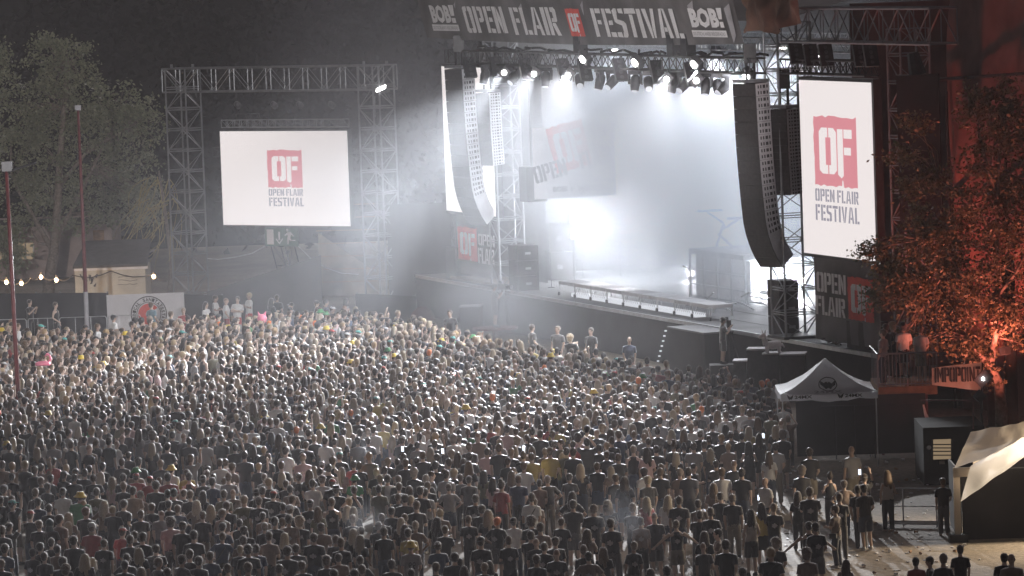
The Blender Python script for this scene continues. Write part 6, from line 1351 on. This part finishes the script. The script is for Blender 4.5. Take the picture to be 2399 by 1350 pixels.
for i, (x, y, h, tpk, fl) in enumerate(mass):
    g = random.Random(5000 + i); fem = h in FEM; pose = g.choice(['relax', 'down', 'fold']) if not fl else ('film' if '^' in fl and g.random() < .5 else 'up' if '^' in fl else 'phone')
    if '/' in fl or '~' in fl or '=' in fl: pose = 'relax'
    s_ = g.uniform(.90, 1.07) * (.965 if fem else 1); loc = Vector((x, y, 0)); f = facing(loc) + g.gauss(0, .25); c_, sn = math.cos(f) * s_, math.sin(f) * s_
    if fl == '' and g.random() < .04: f = g.uniform(0, 6.28); c_, sn = math.cos(f) * s_, math.sin(f) * s_
    parts = [(lp(620, 'body', fem, pose), jit(SKIN[g.randrange(5)], g, .1)), (lp(260, 'top', fem, 'down' if tpk in 'TZA' else pose, 'tank' if tpk in 'TZA' else 'tee'), jit(TOPC[tpk], g)), (lp(170, 'legs', fem, 'long' if g.random() < .6 else 'shorts'), jit(LEGC[g.randrange(6)], g))]
    if h in HATS:
        hk, hc = HATS[h]
        if hk != 'hood': parts.append((lp(150, 'hair', 's'), g.choice(DARKH)))
        parts.append((lp(150, 'hat', hk), jit(hc, g)))
    else:
      if h != 'x': parts.append((WISP, tuple(.55 * q_ + .45 * r_ for q_, r_ in zip(g.choice(FAIRH if h in 'fCb' else DARKH), (.42, .36, .31)))))  # grey in the wisp colour stands in for rim highlights
      parts.append((lp(190, 'hair', {'f': 's', 'C': 'c', 'o': 's'}.get(h, h)), jit({'b': g.choice(BLOND), 'f': g.choice(FAIRH), 'C': g.choice(FAIRH), 'o': (.75, .2, .04), 'x': (.30, .20, .15)}.get(h, g.choice(DARKH)), g)))
    for (v, fc), c in parts:
        w_ = np.empty_like(v); w_[:, 0] = v[:, 0] * c_ - v[:, 1] * sn + x; w_[:, 1] = v[:, 0] * sn + v[:, 1] * c_ + y; w_[:, 2] = v[:, 2] * s_
        V.append(w_); F_.append(fc + off); off += len(v); COL.append(np.tile(np.array((*c, 1), np.float32), (len(v), 1)))
V = np.concatenate(V); F_ = np.concatenate(F_); COL = np.concatenate(COL)
me = bpy.data.meshes.new('crowd'); me.vertices.add(len(V)); me.vertices.foreach_set('co', V.ravel()); me.loops.add(F_.size); me.loops.foreach_set('vertex_index', F_.ravel().astype(np.int32))
me.polygons.add(len(F_)); me.polygons.foreach_set('loop_start', np.arange(0, F_.size, 3, dtype=np.int32)); me.update(calc_edges=True)
me.polygons.foreach_set('use_smooth', np.ones(len(F_), bool))
at_ = me.color_attributes.new('garment', 'FLOAT_COLOR', 'POINT'); at_.data.foreach_set('color', COL.ravel())
m, nt, p = newmat('crowd_cloth_and_skin'); an = nt.nodes.new('ShaderNodeAttribute'); an.attribute_name = 'garment'; nt.links.new(an.outputs['Color'], p.inputs['Base Color']); p.inputs['Roughness'].default_value = .6; p.inputs['Specular IOR Level'].default_value = .3; p.inputs['Sheen Weight'].default_value = .15
me.materials.append(m); o = bpy.data.objects.new('crowd', me); col.objects.link(o)
tag(o, 'dense crowd of concert goers packed in front of the stage', 'crowd', None, 'stuff')
print('individuals', len(near), 'special', N_SPECIAL, 'mass', len(mass), 'tris', len(F_))
# ------------------------------------------------------------------ haze and smoke
def volmat(name, c, dens, aniso):
    m = bpy.data.materials.new(name); m.use_nodes = True; nt = m.node_tree; nt.nodes.clear()
    out = nt.nodes.new('ShaderNodeOutputMaterial'); v = nt.nodes.new('ShaderNodeVolumePrincipled'); v.inputs['Color'].default_value = (*c, 1); v.inputs['Density'].default_value = dens; v.inputs['Anisotropy'].default_value = aniso
    nt.links.new(v.outputs[0], out.inputs['Volume']); return m, nt, v
mh_, _, _ = volmat('thin_night_haze', (.92, .90, .93), HAZE_D, HAZE_G)
hz = MB().box((0, 158, 12.5), (170, 340, 28)).build('haze', mh_, None); tag(hz, kind='stuff')
# theatre smoke over the stage, thickest where it is pumped
def smoke(name, label, mb, dens, c, aniso, scale, lo, hi, fall, detail=3.0):
    """fall: list of (centre, radii, weight) in world space"""
    m, nt, v = volmat(name + '_volume', c, 0, aniso)
    tc = nt.nodes.new('ShaderNodeNewGeometry'); n = nt.nodes.new('ShaderNodeTexNoise'); n.inputs['Scale'].default_value = scale; n.inputs['Detail'].default_value = detail; n.inputs['Distortion'].default_value = .6
    nt.links.new(tc.outputs['Position'], n.inputs['Vector'])
    r = nt.nodes.new('ShaderNodeMapRange'); r.inputs[1].default_value = lo; r.inputs[2].default_value = hi; nt.links.new(n.outputs['Fac'], r.inputs[0]); tot = None
    for ce, ra, w_ in fall:
        mp = nt.nodes.new('ShaderNodeVectorMath'); mp.operation = 'SUBTRACT'; mp.inputs[1].default_value = ce; nt.links.new(tc.outputs['Position'], mp.inputs[0])
        rt = nt.nodes.new('ShaderNodeVectorRotate'); rt.rotation_type = 'Z_AXIS'; rt.inputs['Angle'].default_value = -math.atan2(TD.y, TD.x); nt.links.new(mp.outputs[0], rt.inputs['Vector'])
        dv = nt.nodes.new('ShaderNodeVectorMath'); dv.operation = 'DIVIDE'; dv.inputs[1].default_value = ra; nt.links.new(rt.outputs[0], dv.inputs[0])
        ln = nt.nodes.new('ShaderNodeVectorMath'); ln.operation = 'LENGTH'; nt.links.new(dv.outputs[0], ln.inputs[0])
        f = nt.nodes.new('ShaderNodeMapRange'); f.interpolation_type = 'SMOOTHSTEP'; f.inputs[1].default_value = .25; f.inputs[2].default_value = 1; f.inputs[3].default_value = w_; f.inputs[4].default_value = 0; nt.links.new(ln.outputs['Value'], f.inputs[0])
        if tot is None: tot = f.outputs[0]
        else:
            a = nt.nodes.new('ShaderNodeMath'); a.operation = 'ADD'; nt.links.new(tot, a.inputs[0]); nt.links.new(f.outputs[0], a.inputs[1]); tot = a.outputs[0]
    x = nt.nodes.new('ShaderNodeMath'); x.operation = 'MULTIPLY'; nt.links.new(tot, x.inputs[0]); nt.links.new(r.outputs[0], x.inputs[1])
    y = nt.nodes.new('ShaderNodeMath'); y.operation = 'MULTIPLY'; y.inputs[1].default_value = dens; nt.links.new(x.outputs[0], y.inputs[0]); nt.links.new(y.outputs[0], v.inputs['Density'])
    o = mb.build(name, m, None); bm = bmesh.new(); bm.from_mesh(o.data); bmesh.ops.recalc_face_normals(bm, faces=bm.faces); bm.to_mesh(o.data); bm.free(); tag(o, label, 'smoke', None, 'stuff'); return o
Lp = lambda a, b, z: tuple(S(a, b, z))
smoke('stage_smoke', 'pale theatre smoke filling the stage', sbox(MB(), -26, 33, -26, 14.6, .3, 17), SMOKE_D, (.86, .92, 1.0), .2, .16, .30, .72,
      [(Lp(8, 7.0, 6.5), (25, 9.0, 9), 1.0), (tuple(FLASH + FP.n * .8 + ZD * .7), (7.0, 3.4, 3.0), 2.0), (Lp(11, 5, 3.6), (7, 4, 4), 1.3), (Lp(-12, -1, 8.5), (13, 9, 11), .13), (Lp(7, -3.0, 1.6), (9, 3.0, 2.4), .5), (Lp(9, 3.2, 7), (14, 5, 6.5), 1.1), (Lp(4, -9, 4), (30, 17, 9), .034)])
for i, (x, y, rr, lb_) in enumerate(((886, 1052, .55, 'small cloud of vapour over the crowd, upper one'), (860, 1226, .5, 'small cloud of vapour over the crowd, lower left one'), (1472, 1215, .7, 'thin veil of vapour over the crowd beside long-haired people'))):
    c = onz(x, y, 1.8); smoke('vape_cloud', lb_, MB().ell(c, (rr * 2.6, rr * 1.5, rr * 1.5), 14, 9), VAPE_D, (.9, .93, 1), .5, 1.3, .42, .75, [(tuple(c), (rr * 2.5, rr * 1.45, rr * 1.4), 1.0), (tuple(c + Vector((-.3, 0, .2))), (rr, rr, rr), .8)])
c = at(823, 670, 203); smoke('smoke_wisp', 'bluish wisp of smoke drifting up in front of the board wall', MB().ell(c, (.7, .7, 1.0), 12, 8), VAPE_D * .8, (.75, .85, 1), .4, 1.4, .35, .7, [(tuple(c), (.6, .6, .95), 1.0)])
